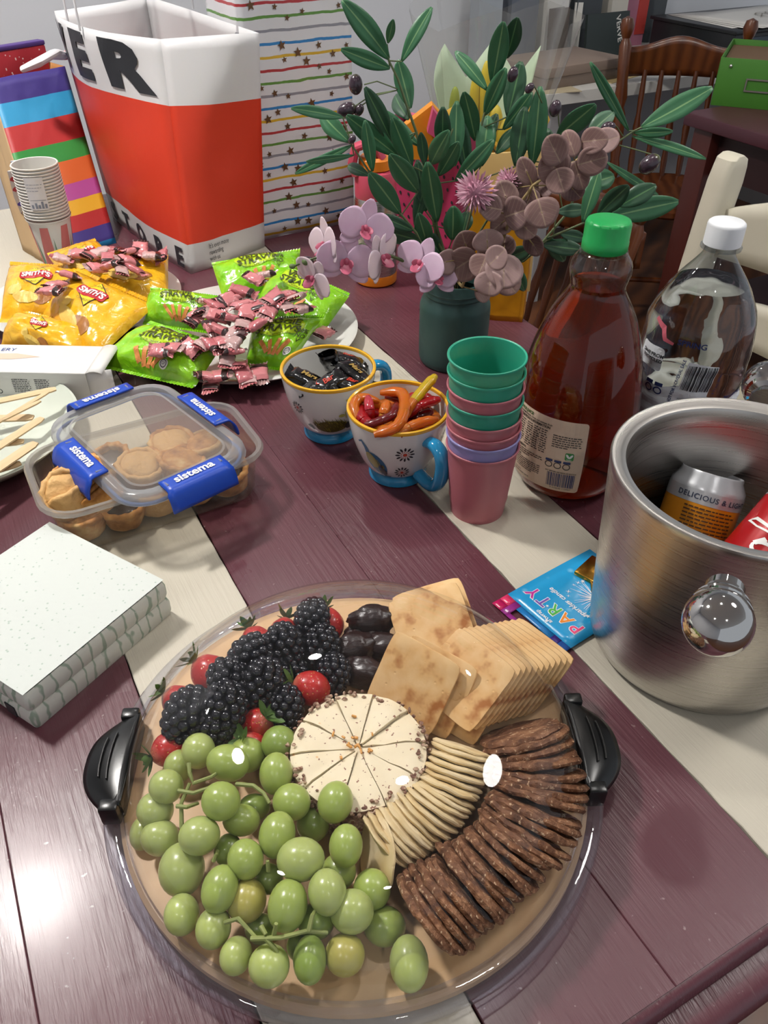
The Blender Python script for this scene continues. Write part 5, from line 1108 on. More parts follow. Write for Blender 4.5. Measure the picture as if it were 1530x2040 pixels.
grn = [('green veggie straws packet lying in front beside the container', [(297, 642, .055), (442, 690, .05), (388, 772, .022), (190, 727, .022)]),
       ('green veggie straws packet between yellow packets and pink sweets', [(300, 574, .065), (436, 592, .06), (430, 665, .035), (285, 645, .035)]),
       ('green veggie straws packet at the far edge near the paper bag', [(422, 526, .065), (598, 498, .065), (592, 575, .035), (445, 598, .035)]),
       ('green veggie straws packet pointing towards the orchid', [(560, 528, .060), (697, 588, .055), (640, 668, .025), (505, 612, .03)]),
       ('green veggie straws packet under the sweets beside the mug', [(505, 636, .060), (645, 630, .055), (572, 738, .020), (488, 728, .022)])]
M_olive = mat('print_olive', '#3f4a12', .4); M_org = mat('print_straw', '#d98a4a', .5); M_lime = mat('print_lime', '#b6d61e', .35)
for i, (lab, cor) in enumerate(grn):
    o, sf, W, Hh = packet('veggie_packet', lab, cor, .026, M_gchip, i + 11, 'green veggie straws packets on the plate'); k = min(W, Hh) / .11
    Art().ell(-.004 * k, .020 * k, .045 * k, .026 * k).wrap('lime_print', M_lime, sf(.0008), o, .007)
    Art().text('VEGGIE', (-.004 * k, .029 * k), .021 * k, offset=.0006 * k, rot=.05).text('STRAWS', (-.004 * k, .011 * k), .021 * k, offset=.0006 * k, rot=.05).text('SOUR CREAM & CHIVES', (0, -.003 * k), .0065 * k).wrap('lettering', M_olive, sf(.0020), o, .006)
    Art().rect(-.02 * k, .043 * k, .032 * k, .009 * k).wrap('brand_panel', M_brn, sf(.0016), o, .006); Art().text('INFUZIONS', (-.02 * k, .043 * k), .0062 * k).wrap('lettering', M_wht, sf(.0026), o, .006)
    a = Art()
    for q in range(4): a.rect((-.02 + .014 * q) * k, -.03 * k, .008 * k, .032 * k, .7 - .4 * q)
    a.wrap('straw_print', M_org, sf(.0014), o, .006)
    Art().text('30%\nNO\nV', (.042 * k, .0), .012 * k, offset=.0002).wrap('lettering', M_olive, sf(.0018), o, .006)
    Art().ell(.034 * k, -.036 * k, .008 * k, .008 * k).wrap('seal_print', M_wht, sf(.0016), o, .006); Art().ring(.034 * k, -.036 * k, .0055 * k, .0012 * k).text('GF', (.034 * k, -.036 * k), .006 * k).wrap('lettering', M_dk, sf(.0024), o, .006)
# ================================================================== PINK SWEETS
q4 = lambda x, y: (x / 2.186, 450 + y / 2.186)
gsw = [(1110,230,.088),(1152,212,.084),(1060,285,.088),(1030,310,.082),(990,325,.084),(900,335,.078),(940,345,.082),(1180,330,.090),(1230,300,.088),(1290,312,.086),(1120,352,.088),(1170,370,.086),(1080,372,.086),(1310,360,.078),(1000,400,.082),(950,392,.08),(850,402,.074),(1060,430,.08),(1112,432,.08),(920,440,.074),(962,452,.076),(1010,470,.074),(700,542,.062),(742,530,.064),(830,532,.06),(890,512,.064),(930,522,.064),(972,502,.068),(1012,545,.058),(990,582,.048),(1042,602,.040),(952,652,.034),(900,652,.036),(1080,662,.028),(920,692,.022),(1130,640,.030),(1410,465,.032),(1245,352,.084),(1200,312,.092),(1050,342,.09),(880,370,.08),(1020,500,.07),(1060,645,.034)]
ysw = [(350,120,.09),(390,132,.092),(440,112,.09),(500,112,.088),(560,112,.084),(610,102,.082),(660,130,.078),(702,130,.074),(420,182,.090),(480,170,.092),(530,192,.088),(590,190,.084),(300,212,.090),(222,282,.088),(270,142,.088),(470,142,.095),(560,150,.09),(240,255,.088)]
for i, (x, y, h) in enumerate(gsw + ysw):
    g = i < len(gsw); px, py = q4(x, y); ang = random.Random(i).uniform(0, PI); r2 = random.Random(i + 99)
    R = Matrix.Rotation(ang, 3, 'Z') @ Matrix.Rotation(r2.uniform(-.5, .5), 3, 'X') @ Matrix.Rotation(r2.uniform(-.45, .45), 3, 'Y')
    lab = 'pink wrapped sweet in the heap on the green packets' if g else 'pink wrapped sweet in the heap on the yellow packets'
    if (x, y) == (1410, 465): lab = 'single pink wrapped sweet lying on the plate rim by the mug'
    if (x, y) == (700, 542): lab = 'pink sweet with dark band lying apart on the front green packet'
    sweet(SW[i % 4], 'wrapped_sweet', lab, 'pink sweets on the green packets' if g else 'pink sweets on the yellow packets', P(px, py, h), R, r2.uniform(.98, 1.16), bool(i % 3))
# ================================================================== WOODEN CUTLERY + CARTON
def woodl():
    t = NT('birch'); n = t.noise(t.mapped((3, 60, 3)), 1.5, 3); t.set(col=t.mix(n, '#c7a87c', '#dcc39c'), rough=.6); return t.m
M_birch = woodl()
cut = [((0, 800), (112, 776), 'spoon', .042), ((0, 842), (98, 783), 'stick', .046), ((-10, 838), (68, 836), 'knife', .034), ((0, 895), (86, 838), 'fork', .038), ((-10, 893), (50, 886), 'spoon', .030), ((-10, 948), (74, 890), 'knife', .034), ((-20, 952), (45, 932), 'fork', .026), ((-20, 862), (84, 810), 'stick', .040)]
for i, (a, b2, kind, h) in enumerate(cut):
    pa, pb = P(*a, h), P(*b2, h); d = pb - pa; d.z = 0; d.normalize(); L = .16; pb = pb
    pts = []
    ww = {'spoon': (.006, .017), 'fork': (.006, .013), 'knife': (.007, .010), 'stick': (.003, .003)}[kind]
    def out(s, side):
        w = lerp(ww[0], ww[1], max(0, min(1, (s - .55) / .25))) * (math.sqrt(max(0, 1 - max(0, (s - .86) / .14) ** 2)) if s > .86 else 1); w *= min(1, .6 + s * 12); return side * w
    n = 22; poly = [(s / n * L, out(s / n, 1)) for s in range(n + 1)] + [(s / n * L, out(s / n, -1)) for s in range(n, -1, -1)]
    poly = [p for j, p in enumerate(poly) if j == 0 or math.dist(p, poly[j - 1]) > 1e-5]
    if kind == 'fork':
        tip = L; poly = [(x, y) for x, y in poly if x < L * .97] ; m = len(poly)
    o = MB().prism(poly, 0, .0018).build('wooden_' + ('stirrer' if kind == 'stick' else kind), M_birch, None, loc=pb + UP * .001 * i, rot=Matrix((-d, Vector((d.y, -d.x, 0)), UP)).transposed(), smooth=0)
    tag(o, ('pale wooden spoon handle closest to the white carton', 'thin pale wooden stirrer lying across the plate beside the carton', 'wooden knife lying under the stirrers', 'wooden fork lying under the knife on the plate', 'wooden spoon lying flat in the middle of the plate', 'wooden knife lying towards the napkins on the plate', 'lowest wooden fork on the pale green plate', 'thin pale wooden stirrer beneath the other one')[i], kind if kind != 'stick' else 'stirrer', 'wooden cutlery on the plate')
M_cart = mat('carton_white', '#d5d3d0', .5)
cb = thing('cutlery_carton', 'open white cardboard carton with printed text behind the wooden cutlery', 'carton', P(185, 803, 0), (0, 0, -.04))
for c, s in (((-.11, 0, .022), (.22, .0012, .044)), ((-.11, .075, .022), (.22, .0012, .044)), ((-.11, .0375, .0438), (.22, .075, .0012)), ((-.11, .0375, .0006), (.22, .075, .0012)), ((-.22, .0375, .022), (.0012, .075, .044))): MB().box(c, s).build('carton_wall', M_cart, cb)
o = MB().grid(lambda u, v: Vector((.030 * u, .001 + .012 * u, .044 * v)), 4, 3).build('carton_flap', M_cart, cb); solid(o, .001)
o = MB().grid(lambda u, v: Vector((.022 * u, .075 * v, .044 + .012 * u * (1 - u))), 4, 3).build('carton_flap', M_cart, cb); solid(o, .001)
a = Art(); rr_ = random.Random(8)
lines(a, -.10, .034, .022, 8, .0026, .0010); lines(a, -.07, .034, .018, 6, .0026, .0010); a.ring(-.120, .016, .003, .001)
a.wrap('small_print', M_dk, lambda x, y: Vector((x, -.0011, y)), cb)
Art().poly([(-.2, 0), (-.11, .004), (-.075, .012), (-.11, .02), (-.2, .016)], (0, .03)).wrap('cutlery_print', mat('print_peach', '#d9b9a4', .6), lambda x, y: Vector((x, y, .0448)), cb)
Art().text('CUTLERY', (-.14, .06), .012).wrap('lettering', mat('print_navy', '#2c4a8f', .6), lambda x, y: Vector((x, y, .0449)), cb)
# ================================================================== PAPER CUPS
pc0 = Vector((-.577, 1.392, T)); M_pcup = mat('paper_cup', '#d8d4cc', .6); M_brownb = mat('cup_band', '#6d4a3c', .6); M_tri = mat('cup_pink', '#c8716c', .6); M_trig = mat('cup_green', '#6d8a6a', .6)
NP = 17; PH = .094
for k in range(NP + 2):
    z = .172 - PH - (NP - 1) * .0048 if False else 0
base_z = .0
cupH = .088; stp = (.174 - cupH) / 17
pcp = [(.0005, .004), (.0235, .004), (.024, .001), (.0255, .0), (.0262, .004), (.0352, cupH - .003), (.0372, cupH - .003), (.0380, cupH - .0012), (.0372, cupH), (.0352, cupH - .0005), (.0252, .006), (.0005, .0065)]
mesh_w = MB().lathe(pcp, 48).mesh('paper_cup', M_pcup, 40)
for k in range(18):
    if k == 0:
        o = thing('paper_cup', 'bottom paper cup with pink and green triangles in the stack', 'cup', pc0, group='stacked paper cups'); link('cup_wall', mesh_w, o)
        pr_ = [(.0262, .004), (.0352, cupH - .003)]; sf = lambda off: (lambda x, y: Vector(((prof_r(pr_, y) + off) * math.cos(x), (prof_r(pr_, y) + off) * math.sin(x), y)))
        a, g2 = Art(), Art()
        for j in range(6): t0 = 2 * PI * j / 6 - 2.1; a.poly([(t0, .006), (t0 + .8, .006), (t0 + .75, .078), (t0 + .35, .078)]); g2.poly([(t0 + .82, .006), (t0 + 1.05, .006), (t0 + .9, .060)])
        a.wrap('triangle_print', M_tri, sf(.0004), o, .08); g2.wrap('triangle_print', M_trig, sf(.0004), o, .08); continue
    if k in (1,):
        o = thing('paper_cup', 'brown rimmed paper cup second from the bottom of the stack', 'cup', pc0 + UP * stp * k, group='stacked paper cups'); link('cup_wall', mesh_w, o)
        MB().lathe([(.0356, cupH - .0075), (.0384, cupH - .0035)], 40).build('brown_band', M_brownb, o); continue
    o = link('paper_cup', mesh_w, None, pc0 + UP * stp * k + Vector((-.00004 * k, 0, 0))); tag(o, 'topmost plain white paper cup, open at the top of the stack' if k == 17 else 'plain white paper cup nested in the tall stack', 'cup', 'stacked paper cups')
# sticker on the side
a = Art().rect(0, .135, .030, .052); stk = thing('price_sticker', 'white printed sticker wrapped over the paper cup stack', 'sticker', pc0)
an = math.atan2(-pc0.y, -pc0.x); sfs = lambda off: (lambda x, y: Vector(((.0388 + off) * math.cos(an - .25 + x / .038), (.0388 + off) * math.sin(an - .25 + x / .038), y)))
a.wrap('sticker_paper', mat('sticker', '#d6d5d6', .5), sfs(0), stk, .005)
a = Art(); rr_ = random.Random(2); lines(a, -.013, .15, .024, 3, .005, .0008); a.stroke([(-.012, .125), (.0, .1255), (.013, .125)], .0008)
for x, h in ((-.010, .006), (-.004, .009), (.001, .006), (.006, .011), (.011, .007)): a.rect(x, .112 + h / 2, .0035, h)
a.wrap('sticker_print', mat('print_greyblue', '#7d8290', .6), sfs(.0004), stk, .005)
# patterned paper straws bent beside the cups
for k, (pts, c, lab) in enumerate((([(6, 338, .17), (18, 380, .13), (40, 440, .07), (62, 475, .04), (70, 500, .012)], '#c9cdd8', 'white and blue patterned party ribbon curling behind the paper cups'), ([(0, 358, .15), (14, 410, .10), (34, 455, .05), (60, 500, .012)], '#d8cfc8', 'white and red patterned party ribbon beside the paper cups'))):
    pp = [P(x, y, h) + Vector((0, .05, 0)) for x, y, h in pts]; o = thing('party_ribbon', lab, 'ribbon', pp[-1])
    MB().tube([p - pp[-1] for p in pp], .006, 8, flat=.15).build('ribbon', mat('ribbon%d' % k, c, .5), o)
    for j in range(len(pp) - 1):
        for s in (.3, .7): q = pp[j].lerp(pp[j + 1], s) - pp[-1]; MB().box(q + Vector((0, -.0015, 0)), (.007, .003, .008), Euler((0, .3, 0))).build('stripe', mat('rs%d' % ((j * 2 + k) % 4), ('#3a6fb5', '#b5383a', '#c9a22c', '#5a4a9a')[(j * 2 + k + int(s * 2)) % 4], .5), o)
# ================================================================== BAGS
def bag(name, label, base, top, mats, thick=.0008, seed=0, bulge=.006, nu=14, nv=20, bow=(0, 0, 0, 0)):
    """open paper bag: base and top corner points in order, one wall object per side"""
    o = thing(name, label, 'bag', base[0]); org = base[0]; walls = []
    for i in range(4):
        b0, b1, t0, t1 = base[i], base[(i + 1) % 4], top[i], top[(i + 1) % 4]; nrm = (b1 - b0).cross(t0 - b0).normalized()
        cen = sum(base, Vector()) / 4
        if nrm.dot((b0 + b1) / 2 - cen) < 0: nrm = -nrm
        def f(u, v, b0=b0, b1=b1, t0=t0, t1=t1, nrm=nrm, i=i):
            p = (b0 * (1 - u) + b1 * u) * (1 - v) + (t0 * (1 - u) + t1 * u) * v; w = math.sin(PI * u)
            return p + nrm * (bow[i] * 4 * u * (1 - u) * (.15 + .85 * v) + bulge * w * (mnoise.noise(Vector((u * 2, v * 3, i * 4 + seed))) + .35) + .002 * w * mnoise.noise(Vector((u * 9, v * 9, i + seed)))) - org
        walls.append(f)
        w = MB().grid(f, nu, nv).build('bag_wall', mats[i], o, smooth=30); solid(w, thick)
    MB().add([b - org + UP * .001 for b in base], [(0, 1, 2, 3)]).build('bag_floor', mats[0], o)
    return o, walls, org
def stripe_mat(name, stops, axis_len, wav=0.0, base=None):
    """stripes by height: stops = [(z from base, colour)]"""
    t = NT(name); s = t.n('ShaderNodeSeparateXYZ', Vector=t.coord()); z = s.outputs[2]
    if wav: z = t.math('ADD', z, t.math('MULTIPLY', t.math('SUBTRACT', t.noise(t.coord(), 14, 2), .5), wav))
    c = t.ramp(t.math('DIVIDE', z, axis_len), [(max(0, min(1, p)), col) for p, col in stops], 'CONSTANT'); n = t.noise(t.coord(), 25, 3); t.set(col=c, rough=.5); t.bump(n, .3, .003); return t.m
# -- white and red shop bag (corners: near, right, far, left)
HB = .345; q0, q1, q3 = P(381, 546, 0), P(527, 492, 0), P(225, 432, 0); q2 = q1 + q3 - q0
r0, r1, r3, r2 = P(320, 78, HB), P(516, 66, HB + .004), P(108, 22, HB + .004), P(290, -8, HB + .02)
M_shop = stripe_mat('shop_bag_print', [(0, '#c9c8c6'), (.135, '#d2381a'), (.735, '#d4d3d4')], HB); M_shopin = mat('bag_inner', '#c9c9ca', .7)
sb_, sw_, so = bag('paper_shopping_bag', 'tall red and white paper shopping bag with black lettering ER', [q0, q1, q2, q3], [r0, r1, r2, r3], [M_shop, M_shop, M_shop, M_shop], seed=3, bulge=.010, bow=(.012, 0, -.02, .035))
M_let = mat('bag_letter', '#25272b', .5)
wl = sw_[3]      # wall from the far-left corner to the near corner
Wl = (q0 - q3).length
faceL = lambda off: (lambda x, y: wl(min(max(x, 0), 1), min(max(y, 0), 1)) + ((q0 - q3).cross(UP).normalized()) * off)
for ch_, u_, x_ in (('Y', .13, .95), ('E', .40, 1.35), ('R', .76, 1.75)):
    Art().text(ch_, (u_, .862), .262, offset=.014, xs=x_).wrap('lettering', M_let, faceL(.0024), sb_, .03)
for ch_, u_ in zip('STORE', (.10, .30, .51, .73, .92)): Art().text(ch_, (u_, .058), .125, offset=.004, xs=1.15).wrap('lettering', M_let, faceL(.0024), sb_, .03)
w0 = sw_[0]; fr_ = (q1 - q0).cross(UP).normalized()
Art().text("It's even more\nrewarding\nwith us", (.22, .075), .034, align='LEFT', xs=1.35, line=.9).wrap('lettering', M_let, lambda x, y: w0(x, y) + fr_ * .0018, sb_, .05)
M_cord = mat('handle_cord', '#cfcfd2', .6)
for (pa, pb) in (((135, 38), (158, 55)),): pass
for (x0, y0, x1, y1, sgn) in ((136, 45, 385, 18, 0), (160, 62, 425, 40, 1)):
    A, B2 = P(x0, y0, HB - .004), P(x1, y1, HB - .004); mid = (A + B2) / 2 + UP * .12
    pts = [A, A + UP * .05, A.lerp(mid, .5) + UP * .06, mid, B2.lerp(mid, .5) + UP * .06, B2 + UP * .05, B2]; MB().tube([p - so for p in pts], .0022, 8).build('cord_handle', M_cord, sb_)
# -- star and stripe bag
HS = .47; s0, s1 = P(512, 481, 0), P(705, 440, 0); dn = Vector((-(s1 - s0).y, (s1 - s0).x, 0)).normalized(); s2, s3 = s1 + dn * .13, s0 + dn * .13
t = NT('star_bag_print'); s_ = t.n('ShaderNodeSeparateXYZ', Vector=t.coord()); z = t.math('ADD', s_.outputs[2], t.math('MULTIPLY', t.noise(t.coord(), 25, 3), .006))
fr = t.math('FRACT', t.math('DIVIDE', z, .098)); cols = ['#d3ab2c', '#2a7fbf', '#8f8f98', '#5f8f3e', '#b0353a']; stops = [(0, '#d9d9dc')]
for k, c in enumerate(cols): stops += [(.2 * k + .09, c), (.2 * k + .133, '#d9d9dc')]
c = t.ramp(fr, stops, 'CONSTANT'); t.set(col=c, rough=.35, coat=.2); t.bump(t.noise(t.coord(), 18, 3), .3, .004); M_star = t.m
up = lambda p: p + UP * HS + Vector((.004, .01, 0))
st_, swl, so2 = bag('gift_bag', 'tall white gift bag with coloured stripes and bronze stars', [s0, s1, s2, s3], [up(s0), up(s1), up(s2), up(s3)], [M_star] * 4, seed=9, bulge=.004)
a = Art(); rr_ = random.Random(12); fdir = (s1 - s0).cross(UP).normalized(); aspect = HS / (s1 - s0).length
spts = []
while len(spts) < 62:
    u, v = rr_.uniform(.06, .97), rr_.uniform(.02, .98)
    if all(math.hypot((u - x) * 1, (v - y) * aspect) > .10 for x, y in spts): spts.append((u, v))
ww = (s1 - s0).length
for u, v in spts:
    r = rr_.choice((.0055, .0068, .0085)); vf = Art().star(0, 0, r, 5, .42, rr_.uniform(-.3, .3)); Art().add(([(x / ww, y / HS) for x, y in vf.v], vf.f), (u, v)).wrap('star_print', mat('bronze', '#6d5238', .35, metal=.5), lambda x, y: swl[0](x, y) + fdir * .0016, st_, .03)
# -- rainbow bag
HR = .255; g0, g1 = P(92, 525, 0), P(232, 484, 0); dn = Vector((-(g1 - g0).y, (g1 - g0).x, 0)).normalized(); g2, g3 = g1 + dn * .09, g0 + dn * .09
h0, h1 = P(-22, 160, HR), P(129, 132, HR); h2, h3 = h1 + dn * .09, h0 + dn * .09
rb = ['#1f86c0', '#37307a', '#a92a2a', '#d9a62a', '#a84a8f', '#c9602c', '#2f8a3c', '#b02f2f', '#2f93c2', '#3c2f78']
edges = [0, .03, .115, .20, .285, .375, .50, .60, .735, .865]
M_rbow = stripe_mat('rainbow_print', [(e, c) for e, c in zip(edges, rb)], HR); M_kraft = mat('kraft', '#a8733f', .7, bump=(40, .3)); M_krft2 = mat('kraft_pale', '#b89a72', .7)
rg, rw, ro = bag('gift_bag', 'rainbow striped paper gift bag with brown sides behind the paper cups', [g0, g1, g2, g3], [h0, h1, h2, h3], [M_rbow, M_kraft, M_kraft, M_krft2], seed=21, bulge=.004)
t = NT('dotted_tissue'); v = t.n('ShaderNodeTexVoronoi', Vector=t.coord(), Scale=130.0).outputs['Distance']; t.set(col=t.mix(t.ramp(v, [(.16, .9), (.22, 0.0)]), '#a91f2c', '#e2c8c4'), rough=.6); M_tis = t.m
pm = (h2 + h3) / 2 - dn * .02; o = thing('gift_parcel', 'flat red parcel with white dots and purple edge sitting in the rainbow bag', 'parcel', pm, (0, 0, math.atan2((h1 - h0).y, (h1 - h0).x)))
MB().box((0, 0, -.06), ((h1 - h0).length * .96, .02, .18), bev=.002).build('parcel_body', M_tis, o); MB().box((0, 0, .034), ((h1 - h0).length * .97, .022, .008), bev=.002).build('purple_edge', mat('parcel_purple', '#4a3078', .5), o)
pp = [P(45, 138, HR + .02), P(75, 125, HR + .03), P(105, 108, HR + .035), P(128, 112, HR + .02), P(146, 104, HR + .015)]
o = thing('gift_ribbon', 'white ribbon with pink end draped over the rainbow bag', 'ribbon', pp[0]); MB().tube([p - pp[0] for p in pp[:4]], [.012, .017, .016, .012], 12, flat=.45).build('ribbon', mat('ribbon_white', '#d9d6da', .5), o); MB().tube([p - pp[0] for p in pp[3:]], [.013, .015], 12, flat=.5).build('ribbon_end', mat('ribbon_pink', '#cf8a8f', .5), o)
# -- pink spotted bag and golden bag behind the flowers
def boxbag(name, label, b0, b1, dep, hgt, m, mside, seed, lean=(0, 0), cat=None):
    dn = Vector((-(b1 - b0).y, (b1 - b0).x, 0)).normalized(); B = [b0, b1, b1 + dn * dep, b0 + dn * dep]; Tt = [p + UP * hgt + Vector((lean[0], lean[1], 0)) for p in B]
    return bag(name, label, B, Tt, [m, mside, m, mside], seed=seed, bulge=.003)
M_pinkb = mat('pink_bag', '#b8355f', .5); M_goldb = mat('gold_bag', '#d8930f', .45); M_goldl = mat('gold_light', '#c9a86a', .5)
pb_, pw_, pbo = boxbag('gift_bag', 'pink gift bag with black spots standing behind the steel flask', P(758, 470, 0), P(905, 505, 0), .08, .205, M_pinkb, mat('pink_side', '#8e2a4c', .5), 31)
a = Art(); wq = (P(905, 505, 0) - P(758, 470, 0)).length
for i in range(9):
    for j in range(10): vf = Art().ell(0, 0, .0022, .0034, .3, 8); a.add(([(x / wq, y / .205) for x, y in vf.v], vf.f), (.06 + .11 * i + .05 * (j % 2), .04 + .1 * j))
fd = (P(905, 505, 0) - P(758, 470, 0)).cross(UP).normalized(); tag(a.wrap('spot_print', M_dk, lambda x, y: pw_[0](min(x, 1), y) + fd * .0015, pb_), kind='stuff')
hp = P(850, 255, .215); o = thing('gift_parcel', 'orange and pink folded parcel poking out of the pink spotted bag', 'parcel', hp)
MB().add([(-.045, 0, -.05), (.03, 0, -.05), (.028, 0, .015), (.008, 0, .035), (-.04, 0, .0)], [(0, 1, 2, 3, 4)]).build('orange_fold', mat('fold_orange', '#d98a16', .5), o, smooth=0); MB().add([(.008, -.001, .035), (.028, -.001, .012), (.034, -.001, -.02), (.0, -.001, .0)], [(0, 1, 2, 3)]).build('pink_fold', mat('fold_pink', '#c24a72', .5), o, smooth=0)
for c in o.children: solid(c, .03, -1)
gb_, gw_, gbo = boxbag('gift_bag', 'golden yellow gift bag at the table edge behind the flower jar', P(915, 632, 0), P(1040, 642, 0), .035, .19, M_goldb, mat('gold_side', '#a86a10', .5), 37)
# ================================================================== FLASK
fc = Vector((-.0135, 1.325, T)); fl = thing('insulated_flask', 'steel flask with pink neck, orange lid and orange base behind the orchids', 'flask', fc)
M_fst = steel('flask_steel', '#9d9a98', .22); M_fpk = mat('flask_pink', '#c2475e', .35); M_for = mat('flask_orange', '#e07f1c', .35)
MB().lathe([(.0345, .018), (.0350, .02), (.0350, .135), (.0335, .142), (.032, .145)], 64).build('body', M_fst, fl)
MB().lathe([(0, 0), (.032, 0), (.0350, .003), (.0355, .016), (.0345, .019), (0, .019)], 64).build('base', M_for, fl)
MB().lathe([(.0330, .143), (.0335, .146), (.0335, .176), (.031, .182), (.027, .184), (0, .184)], 64).build('neck', M_fpk, fl)
MB().lathe([(0, .184), (.024, .184), (.027, .186), (.0265, .200), (.022, .204), (0, .204)], 48).build('lid', M_for, fl)
hpts = [(-.030, 0, .178), (-.036, 0, .195), (-.030, 0, .218), (-.012, 0, .224), (.004, 0, .215), (.010, 0, .202)]
MB().tube([Vector((x, y - .01, z)) for x, y, z in dense([(a[0], a[2]) for a in hpts], 1) and [(a[0], a[1], a[2]) for a in hpts]], .0075, 12, flat=1.6, upv=Vector((0, 1, 0))).build('carry_loop', M_fpk, fl)
# ================================================================== FLOWER JAR
VC = Vector((.0985, 1.045, T)); vs_ = thing('mason_jar', 'matte dark teal jar used as a flower vase', 'vase', VC)
t = NT('jar_teal'); n = t.noise(t.coord(), 60, 3); t.set(col=t.mix(n, '#2c4a49', '#34544f'), rough=.5); t.bump(n, .12); M_jar = t.m
vp = dense([(.0005, .002), (.036, .001), (.044, .0), (.0475, .006), (.0485, .02), (.0490, .075), (.0480, .088), (.0440, .097), (.0425, .101)], 3)
MB().lathe(vp + [(.0395, .101), (.0440, .088), (.0455, .075), (.0455, .01), (.0005, .006)], 72).build('jar_body', M_jar, vs_, smooth=50)
MB().lathe([(.0425, .101), (.0438, .1025), (.0438, .1045), (.0425, .106), (.0428, .109), (.0436, .110), (.0425, .1115), (.0430, .122), (.0420, .1235), (.0395, .1235), (.0392, .101)], 72, close=True).build('jar_neck', M_jar, vs_, smooth=50)
JT = VC + UP * .118
def leaf_mat(name, a, b2, vein):
    t = NT(name); x = t.n('ShaderNodeSeparateXYZ', Vector=t.coord('UV')).outputs[0]
    n = t.noise(t.coord(), 40, 3); mid = t.ramp(t.math('ABSOLUTE', t.math('SUBTRACT', x, .5)), [(.018, 1.0), (.05, 0.0)])
    c = t.mix(n, a, b2); t.set(col=t.mix(t.math('MULTIPLY', mid, .75), c, vein), rough=.42, sheen=.1); t.bump(t.noise(t.coord(), 90, 2), .12); return t.m
M_ol = [leaf_mat('olive_leaf', '#2a5c3b', '#39754c', '#86ad74'), leaf_mat('olive_leaf_dark', '#1b4029', '#295538', '#5f8a57'), leaf_mat('olive_leaf_pale', '#3d6148', '#4c6f56', '#8aa780')]
M_twig = mat('twig', '#5d6a45', .6); M_olv = None
t = NT('olive_fruit'); z = t.n('ShaderNodeSeparateXYZ', Vector=t.coord()).outputs[2]; t.set(col=t.mix(t.ramp(t.math('MULTIPLY', z, 40), [(.35, 0.0), (.75, 1.0)]), '#3b2b36', '#6d7a35'), rough=.25, coat=.3); M_olv = t.m
def leaf_obj(parent, org, a, b2, w, m, bend=.15, roll=0.0, name='leaf'):
    """leaf from a to b2 (world points), width w"""
    d = b2 - a; L = d.length; view = (_C - (a + b2) / 2).normalized(); x = d.cross(view).normalized(); nrm = x.cross(d).normalized()
    if roll: R = Matrix.Rotation(roll, 3, d.normalized()); x = R @ x; nrm = R @ nrm
    b = MB(); nu, nv = 12, 4
    def f(u, v):
        s = u; wd = w * math.sin(PI * min(1, (s ** 1.12) * .955 + .02)) ** .68; k = (v - .5)
        return a + d * s + x * wd * k + nrm * (bend * L * math.sin(PI * s) * .5 + abs(k) * wd * .22) - org
    b.grid(f, nu, nv); me = b.mesh(name, m, 60); uv = me.uv_layers.new(name='UVMap'); NV = nv + 1
    for p in me.polygons:
        for li in p.loop_indices: vi = me.loops[li].vertex_index; uv.data[li].uv = ((vi % NV) / nv, (vi // NV) / nu)
    o = link(name, me, parent); solid(o, .0006); return o
def k2(x, y): return (500 + x / 2.732, y / 2.732)
def k3(x, y): return (970 + x / 2.732, y / 2.732)
def branch(label, stem, leaves, olives, kf, Y0, name='olive_branch', seed=0, group='olive branches in the jar'):
    """stem: crop points root -> tip with depth; leaves: (base, tip, width px, tone, depth shift)"""
    r = random.Random(seed); o = thing(name, label, 'branch', JT, group=group); pts = [JT.copy() - UP * .09, JT.copy()]
    for i, (x, y, Y) in enumerate(stem): pts.append(PY(*kf(x, y), Y))
    n = len(pts); MB().tube([p - JT for p in pts], [lerp(.0024, .0011, i / (n - 1)) for i in range(n)], 7).build('stem', M_twig, o, smooth=60)
    for (x0, y0, x1, y1, w, *rest) in leaves:
        tone = rest[0] if rest else 0; q0 = kf(x0, y0)
        # depth of the leaf base = depth of the nearest stem point
        best = min(stem, key=lambda s: math.hypot(s[0] - x0, s[1] - y0)); Y = best[2]; dz = r.uniform(-.035, .035) if len(rest) < 2 else rest[1]
        a = PY(*q0, Y); b2 = PY(*kf(x1, y1), Y + dz); dist = (a - _C).dot(_fw)
        leaf_obj(o, JT, a, b2, w / 2.732 * dist / FPX, M_ol[tone], r.uniform(-.12, .16), r.uniform(-.35, .35))
        near = PY(*kf(best[0], best[1]), best[2])
        if (near - a).length > .004: MB().tube([near - JT, a - JT], .0009, 6).build('leaf_stalk', M_twig, o, smooth=60)
    for (x, y, rx, ang, sx, sy) in olives:
        best = min(stem, key=lambda s: math.hypot(s[0] - sx, s[1] - sy)); Y = best[2] - .015; c = PY(*kf(x, y), Y); dist = (c - _C).dot(_fw); rr2 = rx / 2.732 * dist / FPX
        ax = Vector((math.cos(ang), 0, math.sin(ang))); ob = MB().ball((0, 0, 0), (rr2 * .72, rr2 * .72, rr2), 18, 12).build('olive', M_olv, o, loc=c - JT, rot=frame(ax), smooth=70)
        s0_ = PY(*kf(sx, sy), best[2]); MB().tube([s0_ - JT, (s0_ + c) / 2 - JT + UP * .006, c + ax * rr2 * .9 - JT], .0008, 6).build('olive_stalk', M_twig, o, smooth=60)
    return o
